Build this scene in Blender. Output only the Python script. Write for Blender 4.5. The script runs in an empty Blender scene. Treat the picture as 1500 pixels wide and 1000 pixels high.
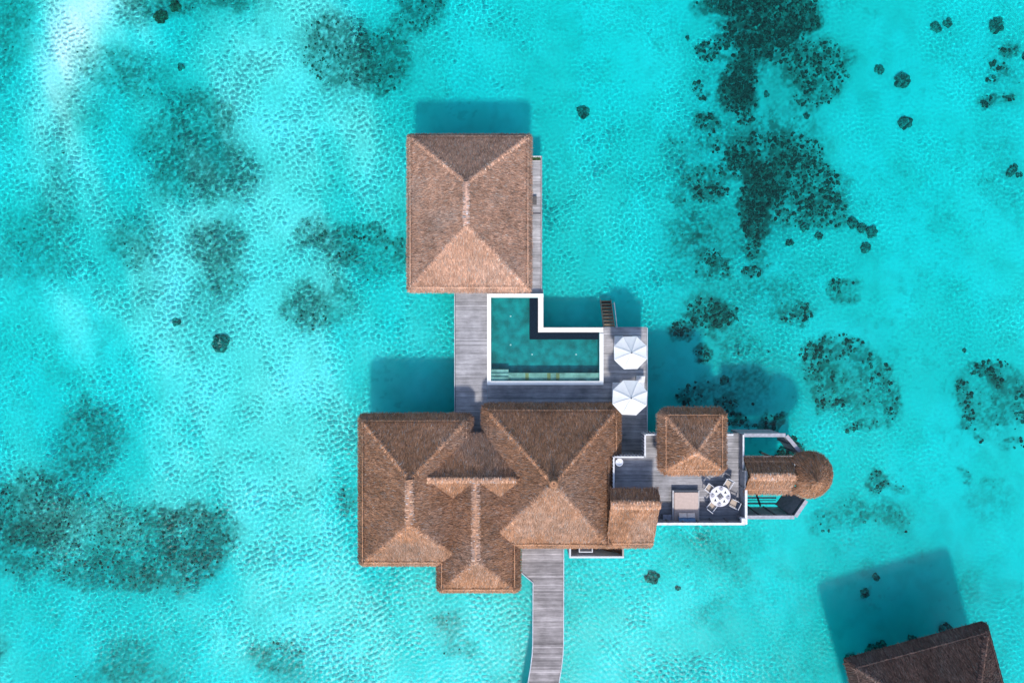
import bpy, math, random
import numpy as np

rng = np.random.default_rng(7)
random.seed(7)
sc = bpy.context.scene
COL = sc.collection
CAM_Z = 62.0
FOC = 992.0                       # survey scale: picture units per metre at one metre


def P(px, py, z):
    """a surveyed spot of the aerial photo at height z, in metres"""
    k = (CAM_Z - z) / FOC
    return ((px - 750) * k, -(py - 500) * k, z)


def X(px, z): return P(px, 0, z)[0]
def Y(py, z): return P(0, py, z)[1]


# ------------------------------------------------------------------ objects
def tag(o, label=None, cat=None, group=None, kind=None):
    if label: o['label'] = label
    if cat: o['category'] = cat
    if group: o['group'] = group
    if kind: o['kind'] = kind
    return o


def thing(name, label, cat, loc=(0, 0, 0), rz=0.0, group=None):
    o = bpy.data.objects.new(name, None)
    o.empty_display_size = .3
    COL.objects.link(o)
    o.location = loc
    o.rotation_euler = (0, 0, rz)
    return tag(o, label, cat, group)


def copy_tree(o, parent=None):
    c = o.copy()
    COL.objects.link(c)
    if parent is not None:
        c.parent = parent
    for ch in list(o.children):
        copy_tree(ch, c)
    return c


class MB:
    """collects shapes and links them as ONE mesh object"""

    def __init__(self):
        self.v = []; self.f = []; self.c = []; self.n = 0

    def add(self, verts, faces, col=None):
        verts = np.asarray(verts, float).reshape(-1, 3)
        self.v.append(verts)
        for f in faces:
            self.f.append([i + self.n for i in f])
        c = np.asarray(col if col is not None else (.5, .5, .5), float)
        if c.ndim == 1: c = np.tile(c[:3], (len(verts), 1))
        self.c.append(c)
        self.n += len(verts)
        return self

    def quads(self, V, col):
        """V (N,4,3), col (N,3)"""
        N = len(V)
        self.v.append(V.reshape(-1, 3))
        q = (np.arange(N * 4).reshape(N, 4) + self.n)
        self.f.extend(q.tolist())
        self.c.append(np.repeat(np.asarray(col), 4, axis=0))
        self.n += N * 4
        return self

    def box(self, x0, x1, y0, y1, z0, z1, col=None):
        v = [(x0, y0, z0), (x1, y0, z0), (x1, y1, z0), (x0, y1, z0), (x0, y0, z1), (x1, y0, z1), (x1, y1, z1), (x0, y1, z1)]
        return self.add(v, [(0, 3, 2, 1), (4, 5, 6, 7), (0, 1, 5, 4), (1, 2, 6, 5), (2, 3, 7, 6), (3, 0, 4, 7)], col)

    def rbox(self, x0, x1, y0, y1, z0, z1, b, col=None):
        """a box whose edges are chamfered by b"""
        v = []
        for (z, i) in ((z0, b), (z0 + b, 0), (z1 - b, 0), (z1, b)):
            a0, a1, c0, c1 = x0 + i, x1 - i, y0 + i, y1 - i
            v += [(a0 + b, c0, z), (a1 - b, c0, z), (a1, c0 + b, z), (a1, c1 - b, z), (a1 - b, c1, z), (a0 + b, c1, z), (a0, c1 - b, z), (a0, c0 + b, z)]
        f = [tuple(reversed(range(8))), tuple(range(24, 32))]
        for r in range(3):
            for k in range(8):
                f.append((r * 8 + k, r * 8 + (k + 1) % 8, r * 8 + 8 + (k + 1) % 8, r * 8 + 8 + k))
        return self.add(v, f, col)

    def bar(self, p, q, w, h, col=None):
        """square bar from p to q, w wide (level) and h high"""
        p = np.array(p, float); q = np.array(q, float)
        d = q - p; d /= np.linalg.norm(d)
        up = np.array((0, 0, 1.)) if abs(d[2]) < .95 else np.array((0, 1., 0))
        s = np.cross(d, up); s /= np.linalg.norm(s); u = np.cross(s, d)
        v = [e + s * a * w / 2 + u * b * h / 2 for e in (p, q) for a, b in ((-1, -1), (1, -1), (1, 1), (-1, 1))]
        return self.add(v, [(0, 1, 2, 3), (7, 6, 5, 4), (0, 4, 5, 1), (1, 5, 6, 2), (2, 6, 7, 3), (3, 7, 4, 0)], col)

    def tube(self, p, q, r0, r1=None, n=10, col=None):
        r1 = r0 if r1 is None else r1
        p = np.array(p, float); q = np.array(q, float)
        d = q - p; d /= np.linalg.norm(d)
        up = np.array((0, 0, 1.)) if abs(d[2]) < .95 else np.array((0, 1., 0))
        s = np.cross(d, up); s /= np.linalg.norm(s); u = np.cross(s, d)
        v = []
        for e, r in ((p, r0), (q, r1)):
            for k in range(n):
                a = 2 * math.pi * k / n
                v.append(e + r * (math.cos(a) * s + math.sin(a) * u))
        f = [(k, (k + 1) % n, n + (k + 1) % n, n + k) for k in range(n)] + [tuple(reversed(range(n))), tuple(range(n, 2 * n))]
        return self.add(v, f, col)

    def lathe(self, prof, n=24, c=(0, 0, 0), col=None):
        v = []; f = []
        for (r, z) in prof:
            for k in range(n):
                a = 2 * math.pi * k / n
                v.append((c[0] + r * math.cos(a), c[1] + r * math.sin(a), c[2] + z))
        for i in range(len(prof) - 1):
            for k in range(n):
                f.append((i * n + k, i * n + (k + 1) % n, (i + 1) * n + (k + 1) % n, (i + 1) * n + k))
        f.append(tuple(reversed(range(n)))); f.append(tuple(range((len(prof) - 1) * n, len(prof) * n)))
        return self.add(v, f, col)

    def prism(self, pts, z0, z1, col=None):
        n = len(pts)
        a = sum(pts[i][0] * pts[(i + 1) % n][1] - pts[(i + 1) % n][0] * pts[i][1] for i in range(n))
        if a < 0: pts = list(reversed(pts))
        v = [(x, y, z0) for x, y in pts] + [(x, y, z1) for x, y in pts]
        f = [tuple(reversed(range(n))), tuple(range(n, 2 * n))] + [(k, (k + 1) % n, n + (k + 1) % n, n + k) for k in range(n)]
        return self.add(v, f, col)

    def build(self, name, mat, parent=None, smooth=False, recv=False, loc=None, at=None):
        V = np.concatenate(self.v).astype(np.float32)
        C = np.concatenate(self.c).astype(np.float32)
        off = np.zeros(3, np.float32)
        if loc is not None:
            off = np.array(loc, np.float32)
        elif parent is not None:
            off = np.array(root_loc(parent), np.float32)
        if at is None: V = V - off
        else: loc = at
        me = bpy.data.meshes.new(name)
        me.from_pydata(V.tolist(), [], self.f) if len(self.f) < 20000 else fast_mesh(me, V, self.f)
        at = me.color_attributes.new('tint', 'FLOAT_COLOR', 'POINT')
        at.data.foreach_set('color', np.concatenate([C, np.ones((len(C), 1), np.float32)], 1).ravel())
        if smooth:
            me.polygons.foreach_set('use_smooth', np.ones(len(me.polygons), bool))
        me.materials.append(mat)
        me.update()
        o = bpy.data.objects.new(name, me)
        COL.objects.link(o)
        if parent is not None: o.parent = parent
        if loc is not None: o.location = loc
        if recv: o.cycles.is_caustics_receiver = True
        return o


def root_loc(p):
    l = np.zeros(3)
    while p is not None:
        l = l + np.array(p.location)
        p = p.parent
    return l


def fast_mesh(me, V, F):
    me.vertices.add(len(V)); me.vertices.foreach_set('co', np.asarray(V, np.float32).ravel())
    ln = np.array([len(f) for f in F], np.int32)
    st = np.concatenate([[0], np.cumsum(ln)[:-1]]).astype(np.int32)
    idx = np.fromiter((i for f in F for i in f), np.int32)
    me.loops.add(len(idx)); me.loops.foreach_set('vertex_index', idx)
    me.polygons.add(len(F)); me.polygons.foreach_set('loop_start', st)
    me.update(calc_edges=True)


# ------------------------------------------------------------------ noise
_LAT = rng.random((8, 256, 256))


def vnoise(x, y, s, seed=0):
    x = x / s + 57.3 * seed + 1000; y = y / s + 31.7 * seed + 1000
    i = np.floor(x).astype(int); j = np.floor(y).astype(int)
    u = x - i; v = y - j
    u = u * u * (3 - 2 * u); v = v * v * (3 - 2 * v)
    L = _LAT[seed % 8]
    a = L[i % 256, j % 256]; b = L[(i + 1) % 256, j % 256]; c = L[i % 256, (j + 1) % 256]; d = L[(i + 1) % 256, (j + 1) % 256]
    return (a * (1 - u) + b * u) * (1 - v) + (c * (1 - u) + d * u) * v


def fbm(x, y, s, seed=0, o=4):
    t = 0; a = 1; w = 0
    for k in range(o):
        t = t + a * vnoise(x, y, s / 2 ** k, seed + k); w += a; a *= .55
    return t / w


def sstep(a, b, x):
    t = np.clip((x - a) / (b - a), 0, 1)
    return t * t * (3 - 2 * t)


# ------------------------------------------------------------------ materials
def mat_new(name):
    m = bpy.data.materials.new(name); m.use_nodes = True
    n = m.node_tree.nodes; n.clear()
    return m, n, m.node_tree.links


def attr_mat(name, rough=.7, noise=None, amount=.25, bump=0., bscale=20., spec=.3, detail=4., stretch=(1, 1, 1), stain=0.):
    """base colour from the mesh's own tint, broken up by noise"""
    m, n, l = mat_new(name)
    o = n.new('ShaderNodeOutputMaterial'); b = n.new('ShaderNodeBsdfPrincipled'); l.new(b.outputs[0], o.inputs[0])
    a = n.new('ShaderNodeAttribute'); a.attribute_name = 'tint'
    b.inputs['Roughness'].default_value = rough
    b.inputs['Specular IOR Level'].default_value = spec
    src = a.outputs['Color']
    tc = n.new('ShaderNodeTexCoord'); mp = n.new('ShaderNodeMapping'); mp.inputs['Scale'].default_value = stretch
    l.new(tc.outputs['Object'], mp.inputs[0])
    if noise:
        t = n.new('ShaderNodeTexNoise'); t.inputs['Scale'].default_value = noise; t.inputs['Detail'].default_value = detail
        l.new(mp.outputs[0], t.inputs['Vector'])
        r = n.new('ShaderNodeMapRange'); r.inputs['From Min'].default_value = .3; r.inputs['From Max'].default_value = .7
        r.inputs['To Min'].default_value = 1 - amount; r.inputs['To Max'].default_value = 1 + amount
        l.new(t.outputs['Fac'], r.inputs['Value'])
        x = n.new('ShaderNodeVectorMath'); x.operation = 'SCALE'
        l.new(src, x.inputs[0]); l.new(r.outputs[0], x.inputs['Scale'])
        src = x.outputs[0]
    if stain:
        t3 = n.new('ShaderNodeTexNoise'); t3.inputs['Scale'].default_value = .55; t3.inputs['Detail'].default_value = 6; t3.inputs['Roughness'].default_value = .65
        l.new(tc.outputs['Object'], t3.inputs['Vector'])
        r3 = n.new('ShaderNodeMapRange'); r3.inputs['From Min'].default_value = .38; r3.inputs['From Max'].default_value = .66
        r3.inputs['To Min'].default_value = 1 - stain; r3.inputs['To Max'].default_value = 1 + stain * .5
        l.new(t3.outputs['Fac'], r3.inputs['Value'])
        x3 = n.new('ShaderNodeVectorMath'); x3.operation = 'SCALE'
        l.new(src, x3.inputs[0]); l.new(r3.outputs[0], x3.inputs['Scale'])
        src = x3.outputs[0]
    l.new(src, b.inputs['Base Color'])
    if bump:
        t2 = n.new('ShaderNodeTexNoise'); t2.inputs['Scale'].default_value = bscale; t2.inputs['Detail'].default_value = 3
        l.new(mp.outputs[0], t2.inputs['Vector'])
        bp = n.new('ShaderNodeBump'); bp.inputs['Strength'].default_value = bump; bp.inputs['Distance'].default_value = .02
        l.new(t2.outputs['Fac'], bp.inputs['Height']); l.new(bp.outputs[0], b.inputs['Normal'])
    return m


M_THATCH = attr_mat('thatch', rough=.9, noise=2.2, amount=.18, spec=.1)
M_WOOD = attr_mat('weathered_wood', rough=.75, noise=3., amount=.22, bump=.3, bscale=30, spec=.25, stretch=(.35, 5, 1), stain=.3)
M_WOODV = attr_mat('weathered_timber', rough=.75, noise=4., amount=.2, bump=.3, bscale=20, spec=.25)
M_WHITE = attr_mat('white_render', rough=.55, noise=1.5, amount=.05, spec=.3)
M_CLOTH = attr_mat('cloth', rough=.9, noise=6., amount=.07, bump=.15, bscale=60, spec=.15)
M_STONE = attr_mat('stone', rough=.5, noise=3., amount=.35, bump=.3, bscale=12, spec=.4)
M_TILE = attr_mat('pool_tile', rough=.4, noise=1.3, amount=.42, spec=.3, detail=6.)
M_CORAL = attr_mat('coral', rough=.95, noise=5., amount=.4, spec=.05)
M_LEDGE = attr_mat('dark_wet_stone', rough=.35, noise=14., amount=.8, bump=.6, bscale=26, spec=.12)
M_METAL = attr_mat('painted_metal', rough=.4, noise=3., amount=.06, spec=.5)


def canopy_mat():
    m = attr_mat('canopy_cloth', rough=.9, noise=3., amount=.04, spec=.1)
    n = m.node_tree.nodes; l = m.node_tree.links
    o = [q for q in n if q.type == 'OUTPUT_MATERIAL'][0]; b = [q for q in n if q.type == 'BSDF_PRINCIPLED'][0]
    t = n.new('ShaderNodeBsdfTranslucent'); t.inputs[0].default_value = (.85, .85, .84, 1); x = n.new('ShaderNodeMixShader'); x.inputs[0].default_value = .28
    l.new(b.outputs[0], x.inputs[1]); l.new(t.outputs[0], x.inputs[2]); l.new(x.outputs[0], o.inputs[0])
    return m


M_CANOPY = canopy_mat()


def sand_mat():
    m, n, l = mat_new('coral_sand')
    o = n.new('ShaderNodeOutputMaterial'); b = n.new('ShaderNodeBsdfPrincipled'); l.new(b.outputs[0], o.inputs[0])
    b.inputs['Roughness'].default_value = .95; b.inputs['Specular IOR Level'].default_value = 0
    a = n.new('ShaderNodeAttribute'); a.attribute_name = 'tint'
    l.new(a.outputs['Color'], b.inputs['Base Color'])
    return m


M_SAND = sand_mat()


def water_mat(name, attr=True, tint=(.1, .8, .8)):
    m, n, l = mat_new(name)
    o = n.new('ShaderNodeOutputMaterial')
    r = n.new('ShaderNodeBsdfRefraction'); r.inputs['IOR'].default_value = 1.33; r.inputs['Roughness'].default_value = 0
    g = n.new('ShaderNodeBsdfGlossy'); g.inputs['Roughness'].default_value = .42
    f = n.new('ShaderNodeFresnel'); f.inputs[0].default_value = 1.33
    x = n.new('ShaderNodeMixShader')
    l.new(f.outputs[0], x.inputs[0]); l.new(r.outputs[0], x.inputs[1]); l.new(g.outputs[0], x.inputs[2]); l.new(x.outputs[0], o.inputs[0])
    if attr:
        a = n.new('ShaderNodeAttribute'); a.attribute_name = 'tint'; l.new(a.outputs['Color'], r.inputs['Color'])
    else:
        r.inputs['Color'].default_value = (*tint, 1)
    return m


M_SEA = water_mat('lagoon_water')
M_POOLW = water_mat('pool_water', False, (.66, .96, .955))
M_GLASS, _n, _l = mat_new('window_glass')
_o = _n.new('ShaderNodeOutputMaterial'); _b = _n.new('ShaderNodeBsdfPrincipled'); _l.new(_b.outputs[0], _o.inputs[0])
_b.inputs['Base Color'].default_value = (.03, .05, .06, 1); _b.inputs['Roughness'].default_value = .08

# ------------------------------------------------------------------ reef survey: (px, py, rx, ry, turn, density, tone)
# tone 0 = dark living coral, 1 = grey rubble and sea grass
REEFS = [
    ('grey seagrass patch beside the pale sandbar in the top corner', 'seagrass', [(20, 45, 34, 50, 0, .60, .7), (8, 95, 26, 40, 0, .5, .5), (40, 20, 20, 25, 0, .45, .8)]),
    ('seagrass patch cut by the top frame edge right of the sandbar', 'seagrass', [(270, 2, 85, 32, 0, .62, .3), (350, 0, 60, 22, 0, .55, .2), (205, 20, 40, 30, 0, .5, .4)]),
    ('thin hazy seagrass patch below the pale sandbar', 'seagrass', [(160, 105, 55, 40, 15, .52, .4), (215, 120, 55, 45, 0, .48, .3), (120, 160, 45, 35, 0, .42, .3)]),
    ('large lobed seagrass patch of the upper left lagoon with three dark rims', 'seagrass', [(300, 172, 58, 40, 20, .72, .1), (250, 215, 50, 42, 0, .62, .1), (330, 255, 62, 48, 10, .74, .1), (265, 270, 50, 38, 0, .6, .2)]),
    ('faint seagrass strip running down below the sandbar', 'seagrass', [(85, 220, 30, 45, 0, .36, .4), (95, 290, 28, 50, 0, .36, .3)]),
    ('soft grey seagrass patch at the left frame edge, half way down', 'seagrass', [(55, 340, 62, 36, 0, .5, .5), (30, 385, 50, 36, 0, .48, .4), (95, 385, 32, 30, 0, .4, .5)]),
    ('pale green seagrass patch between two darker patches on bright sand', 'seagrass', [(205, 355, 44, 42, 0, .62, .1), (225, 420, 30, 40, 0, .3, .2)]),
    ('oval dark green seagrass patch right of the pale one', 'seagrass', [(322, 360, 46, 40, 0, .72, .1), (332, 410, 38, 34, 0, .6, .15), (300, 455, 32, 32, 0, .38, .4)]),
    ('twin lobed dark coral patch above and left of the square thatched roof', 'coral', [(495, 78, 55, 54, 0, .86, .1), (565, 92, 42, 50, 0, .88, .15), (545, 120, 40, 22, 0, .7, .1)]),
    ('dark coral patch cut by the top frame edge next to the twin lobed one', 'coral', [(618, 15, 40, 38, 0, .8, .1), (585, 42, 26, 16, 0, .5, .1)]),
    ('ragged coral patch reaching to the west eave of the square thatched roof', 'coral', [(460, 345, 24, 32, 0, .66, .05), (500, 362, 44, 26, 10, .82, .05), (548, 345, 40, 13, 12, .75, .1), (560, 385, 40, 34, 0, .5, .5), (592, 370, 12, 28, 0, .7, .1), (500, 415, 14, 30, -20, .6, .1)]),
    ('round green coral patch under the ragged one', 'coral', [(452, 452, 36, 38, 0, .74, .1), (505, 445, 26, 28, 0, .42, .1)]),
    ('round topped seagrass patch joined to the kidney shaped reef', 'seagrass', [(140, 640, 52, 52, 0, .64, .1), (135, 592, 8, 18, 0, .7, 0), (110, 690, 50, 28, 0, .55, .2)]),
    ('large kidney shaped reef with grey middle in the lower left lagoon', 'coral', [(55, 745, 62, 58, 0, .9, .2), (40, 800, 55, 40, 0, .74, .1), (135, 775, 70, 60, 0, .78, .85), (205, 800, 70, 58, 0, .74, .8), (295, 780, 62, 50, 0, .88, .05), (270, 830, 62, 36, 0, .74, .1), (160, 835, 80, 26, 0, .72, .1), (245, 755, 45, 16, 10, .8, 0)]),
    ('soft seagrass patch at the bottom frame edge under the kidney reef', 'seagrass', [(195, 960, 42, 32, -20, .58, .3), (220, 990, 70, 26, 0, .5, .7), (150, 985, 40, 22, 0, .42, .1)]),
    ('small speckled coral patch at the bottom frame edge, right of the soft seagrass', 'coral', [(410, 955, 46, 26, 0, .62, .3), (430, 985, 40, 24, 0, .4, .3)]),
    ('small seagrass tuft cut by the left frame edge near the bottom', 'seagrass', [(2, 940, 14, 26, 0, .6, 0)]),
    ('pale scattered seagrass patch between the south wing roof and the bottom frame edge', 'seagrass', [(655, 910, 28, 24, 0, .58, .3), (675, 945, 30, 20, 0, .48, .4)]),
    ('small coral patch touching the west wall side of the left roof', 'coral', [(512, 735, 16, 26, 0, .5, .1)]),
    ('black main reef cut by the top frame edge', 'coral', [(1110, 62, 42, 30, -20, .98, 0), (1120, 12, 80, 26, 0, .97, .1), (1150, 55, 30, 14, -35, .9, 0), (1085, 6, 62, 20, 0, .95, 0), (1140, 28, 60, 30, 0, .95, .35), (1095, 52, 44, 22, 0, 1.0, 0), (1170, 45, 30, 18, -30, .9, 0)]),
    ('black reef tongue hanging below the main reef', 'coral', [(1072, 140, 20, 30, 10, .97, 0), (1095, 100, 20, 14, 0, .85, 0), (1120, 92, 18, 10, 20, .8, 0), (1080, 122, 28, 32, 0, 1.0, 0), (1086, 155, 22, 20, 0, .95, 0), (1075, 95, 24, 16, 0, .8, .1), (1088, 178, 14, 10, 0, .8, 0)]),
    ('round mottled green coral patch right of the black reef tongue', 'coral', [(1195, 100, 50, 42, 10, .84, .35), (1190, 140, 36, 22, -15, .74, .1), (1150, 80, 26, 20, 0, .8, .05), (1160, 110, 18, 20, 0, .62, .2)]),
    ('broken chain of dark corals left of the black reef tongue', 'coral', [(1046, 70, 20, 10, 0, .9, 0), (1035, 85, 24, 10, 20, .7, 0), (1020, 73, 7, 7, 0, .8, 0), (1022, 10, 14, 16, 0, .6, 0), (1058, 40, 26, 14, 20, .55, .1), (1018, 131, 8, 8, 0, .9, 0), (1028, 145, 12, 6, 0, .7, 0)]),
    ('loose coral clump below the black reef tongue', 'coral', [(1032, 185, 22, 17, 0, .75, .1), (1030, 207, 20, 12, 0, .5, .2), (1044, 222, 8, 8, 0, .9, 0), (983, 207, 4, 8, 0, .8, 0), (993, 212, 4, 6, 0, .8, 0)]),
    ('broad dark green coral field right of the centre line with a black stem', 'coral', [(1085, 240, 34, 14, 35, .88, 0), (1115, 268, 30, 20, 30, .95, 0), (1098, 315, 20, 22, 0, .95, 0), (1130, 230, 78, 38, 0, .86, .15), (1180, 270, 60, 40, 30, .88, .2), (1205, 310, 34, 30, 0, .8, .35), (1105, 290, 26, 34, 0, 1.0, 0), (1130, 288, 22, 22, 0, .95, 0), (1102, 335, 18, 24, 0, .95, 0), (1150, 320, 40, 16, 0, .66, .1), (1100, 368, 14, 14, 0, .8, .05), (1097, 400, 16, 10, 0, .9, 0), (1112, 385, 14, 12, 0, .5, .1)]),
    ('speckled coral band left of the dark green coral field', 'coral', [(1025, 265, 32, 24, 0, .72, .3), (1040, 285, 28, 14, -10, .85, .05), (1070, 250, 22, 20, 0, .72, .1), (990, 292, 18, 12, 0, .6, .1), (1000, 245, 24, 22, 0, .4, .5)]),
    ('faint seagrass area below the speckled coral band', 'seagrass', [(1005, 335, 40, 30, 0, .34, .3), (1018, 352, 14, 8, -20, .8, 0), (1120, 420, 60, 22, 0, .3, .3), (1180, 390, 40, 20, 0, .2, .3)]),
    ('faint teal coral halo in the gap between the reef tongue and the dark green field', 'seagrass', [(1105, 205, 90, 40, 0, .52, .2), (1150, 175, 60, 30, 0, .34, .3), (1040, 130, 50, 50, 0, .32, .2), (1015, 230, 60, 60, 0, .36, .3), (1130, 100, 30, 50, 0, .4, .1)]),
    ('faint teal coral halo round the black stem above the parasols', 'seagrass', [(1060, 345, 90, 50, 0, .50, .2), (1010, 390, 60, 50, 0, .34, .3), (1110, 440, 80, 34, 0, .34, .3), (1090, 530, 60, 50, 0, .36, .2)]),
    ('small dark coral cluster left of the black stem', 'coral', [(1038, 378, 18, 14, 0, .85, .1), (1050, 400, 20, 12, 0, .55, .1), (1060, 395, 7, 10, 0, .8, 0), (1030, 400, 14, 10, 0, .5, 0)]),
    ('small ring shaped coral patch above the big coral ring', 'coral', [(1232, 428, 20, 18, 0, .5, .4), (1218, 425, 11, 18, 0, .7, .3), (1232, 412, 20, 9, 0, .66, .3), (1248, 432, 9, 15, 20, .6, .3), (1235, 443, 16, 7, 0, .6, .3)]),
    ('flat oval coral patch left of the small coral ring', 'coral', [(1160, 457, 30, 18, 0, .72, .3)]),
    ('dark coral patch east of the sea stairs', 'coral', [(1035, 460, 38, 24, 10, .86, .2), (1000, 480, 22, 16, -30, .9, .05), (1060, 462, 24, 16, 0, .84, .1), (1040, 490, 20, 8, 0, .5, .2), (1027, 520, 13, 12, 0, .9, 0), (1078, 500, 30, 26, 0, .3, .3)]),
    ('big ring shaped coral patch east of the parasols', 'coral', [(1240, 562, 64, 60, 0, .46, .5), (1225, 508, 40, 20, 0, .84, .3), (1183, 528, 20, 32, 0, .78, .35), (1275, 540, 34, 20, 35, .7, .5), (1205, 545, 18, 20, 0, .8, .2), (1196, 585, 10, 26, 0, .72, .2), (1240, 580, 44, 26, 20, .5, .7), (1297, 590, 15, 34, 0, .76, .2), (1255, 622, 32, 10, -15, .7, .3), (1228, 590, 14, 6, 20, .8, 0), (1290, 560, 18, 24, 0, .5, .5)]),
    ('ring shaped coral patch cut by the right frame edge', 'coral', [(1450, 592, 50, 58, 0, .44, .4), (1440, 538, 34, 12, -8, .78, .1), (1452, 555, 12, 12, 0, .85, 0), (1404, 575, 14, 26, 0, .72, .1), (1410, 610, 10, 20, 15, .72, .1), (1480, 560, 26, 22, 20, .56, .3), (1490, 590, 16, 30, 0, .64, .1), (1445, 605, 32, 18, 0, .4, .4), (1428, 640, 8, 8, 0, .7, 0), (1478, 648, 20, 10, -10, .66, .1), (1462, 575, 30, 24, 0, .4, .3)]),
    ('dim coral patch north of the small thatched pavilion', 'coral', [(1035, 580, 46, 26, 0, .6, .2), (1005, 578, 18, 16, 0, .75, .05), (1095, 575, 40, 40, 0, .42, .2), (1060, 592, 20, 12, 0, .7, .1)]),
    ('bushy black patch beside the thatched pavilion and the lookout wall', 'coral', [(1075, 612, 16, 12, 0, .95, 0), (1090, 620, 10, 8, 0, .8, 0), (1126, 616, 12, 14, 0, .95, 0), (1140, 608, 8, 8, 0, .9, 0), (1112, 622, 10, 6, 0, .8, 0)]),  # this patch and the next: small near-black ellipses
    ('black branching patch inside the lookout enclosure', 'coral', [(1150, 662, 18, 16, 0, 1., 0), (1156, 645, 10, 10, 0, .9, 0), (1135, 668, 10, 8, 0, .9, 0), (1162, 655, 12, 12, 0, .9, 0)]),
    ('fuzzy coral patch east of the round thatched roof', 'coral', [(1282, 703, 18, 18, 0, .78, .2), (1305, 712, 16, 10, 0, .6, .4), (1280, 745, 34, 18, 0, .56, .4), (1310, 760, 24, 20, 0, .5, .5), (1240, 745, 30, 28, 0, .46, .2), (1205, 765, 26, 18, 0, .48, .1)]),
    ('faint seagrass streaks south of the roof terrace', 'seagrass', [(1040, 800, 34, 34, -20, .42, .4), (1080, 835, 40, 20, 60, .38, .3), (1045, 890, 40, 24, -20, .34, .2), (1100, 790, 26, 18, 0, .3, .3), (1000, 785, 40, 14, 0, .35, .3)]),
    ('dim stony coral column near the right frame edge at the top', 'coral', [(1468, 78, 15, 10, -10, .8, .3), (1455, 102, 14, 9, 10, .85, .05), (1445, 120, 8, 5, 0, .7, .2), (1440, 152, 14, 9, 0, .85, .2), (1470, 146, 13, 6, 0, .85, .1), (1455, 120, 38, 60, 0, .34, .2), (1450, 210, 36, 34, 0, .26, .3), (1465, 270, 34, 40, 0, .26, .2)]),
    ('faint seagrass patch at the right frame edge above the neighbouring roof', 'seagrass', [(1440, 735, 46, 34, 0, .32, .2), (1410, 695, 9, 14, 0, .6, 0), (1445, 700, 16, 12, 0, .4, .1), (1420, 850, 22, 26, 0, .3, .1), (1265, 830, 14, 16, 0, .35, .1)]),
]
# single coral heads: px, py, radius, label
HEADS = [
    (1452, 43, 11, 'round ring topped coral head at the upper right, on plain sand'),
    (1315, 122, 11.5, 'largest smooth coral head alone on the turquoise sand at the upper right'),
    (1320, 183, 9, 'squarish coral head below the largest lone one'),
    (1282, 106, 6, 'small coral head up and left of the largest lone one'),
    (1365, 45, 7, 'left one of a close pair of small coral heads near the top frame edge'),
    (1382, 39, 6, 'right one of a close pair of small coral heads near the top frame edge'),
    (1499, 87, 9, 'coral head cut by the right frame edge near the top'),
    (1472, 257, 6, 'lower left head of three small corals near the right frame edge'),
    (1478, 249, 5, 'top head of three small corals near the right frame edge'),
    (1485, 259, 4, 'tiniest of three small corals near the right frame edge'),
    (1245, 328, 7.5, 'first head of the coral chain leaving the dark green field, nearest the field'),
    (1257, 336, 6, 'second head of the coral chain leaving the dark green field'),
    (1270, 341, 8, 'largest head at the outer end of the coral chain'),
    (1263, 364, 6.5, 'coral head just below the outer end of the coral chain'),
    (1175, 336, 6, 'coral head under the dark green coral field, beside its lower rim'),
    (1195, 347, 5, 'small coral head under the right lower rim of the dark green field'),
    (1153, 357, 5, 'thin dark coral head between black stem and coral chain'),
    (1177, 173, 4, 'tiny coral head under the mottled green patch'),
    (1118, 142, 4.5, 'tiny coral head right of the black reef tongue'),
    (330, 503, 13, 'brown coral head alone on bright sand in the left lagoon'),
    (265, 473, 6, 'small dark coral head up and left of the brown lone one'),
    (242, 30, 9, 'brown coral head near the top frame edge, right of the sandbar'),
    (262, 15, 7, 'dark coral head just above the brown one near the top frame edge'),
    (270, 103, 5, 'small dark coral head on the bright sand below the top seagrass'),
    (953, 842, 9, 'dark coral head in the sea south of the terrace lean-to roof'),
    (990, 857, 4, 'tiny coral head beside the dark one south of the terrace'),
    (853, 168, 8, 'faint coral head in the open sea right of the square roof'),
    (1057, 556, 6, 'small dark coral head east of the lower parasol'),
    (1407, 512, 3.5, 'tiny coral head above the coral ring at the right frame edge'),
    (1240, 962, 9, 'dark lump at the west corner of the neighbouring roof'),  # from here, dark lumps in a row along the neighbouring eave
    (1270, 948, 8, 'dark lump along the north eave of the neighbouring roof, beside its corner'),
    (1286, 943, 8, 'tall dark lump at the north eave of the neighbouring roof'),
    (1332, 934, 7, 'dark lump half under the middle of the neighbouring north eave'),
    (1380, 917, 9, 'dark lump near the east end of the neighbouring north eave'),
    (1278, 842, 5, 'small coral head in the shade north of the neighbouring roof'),
    (1262, 865, 6, 'dim coral head at the west rim of the neighbouring roof shadow'),
    (1005, 60, 3.5, 'tiny coral head left of the black main reef'),
]

# ------------------------------------------------------------------ lagoon floor and sea
# picture-space gaussians of water depth (1 = the usual lagoon): px, py, sx, sy, change
SHALLOW = [(145, -10, 70, 70, -.62), (112, 80, 46, 75, -.50), (75, 180, 52, 85, -.30), (15, 20, 40, 60, -.14), (60, 300, 90, 80, -.20), (380, 170, 95, 150, -.36), (410, 420, 95, 160, -.36),
           (260, 470, 130, 90, -.38), (300, 610, 160, 110, -.42), (430, 640, 95, 110, -.30), (420, 860, 100, 120, -.42), (120, 450, 120, 80, -.3), (250, 700, 90, 60, -.2), (300, 330, 60, 60, -.15),
           (150, 765, 90, 45, -.46), (560, 900, 120, 90, -.30), (700, 930, 120, 90, -.24), (880, 930, 140, 110, -.30), (980, 860, 90, 90, -.16), (860, 320, 70, 130, -.20),
           (640, 60, 100, 60, -.12), (520, 230, 60, 120, -.16), (1210, 545, 70, 60, -.05), (450, 30, 70, 60, -.25), (1340, 930, 160, 110, .40), (1400, 850, 130, 80, .2), (1250, 250, 150, 300, .10), (40, 930, 90, 70, .02)]


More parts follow.
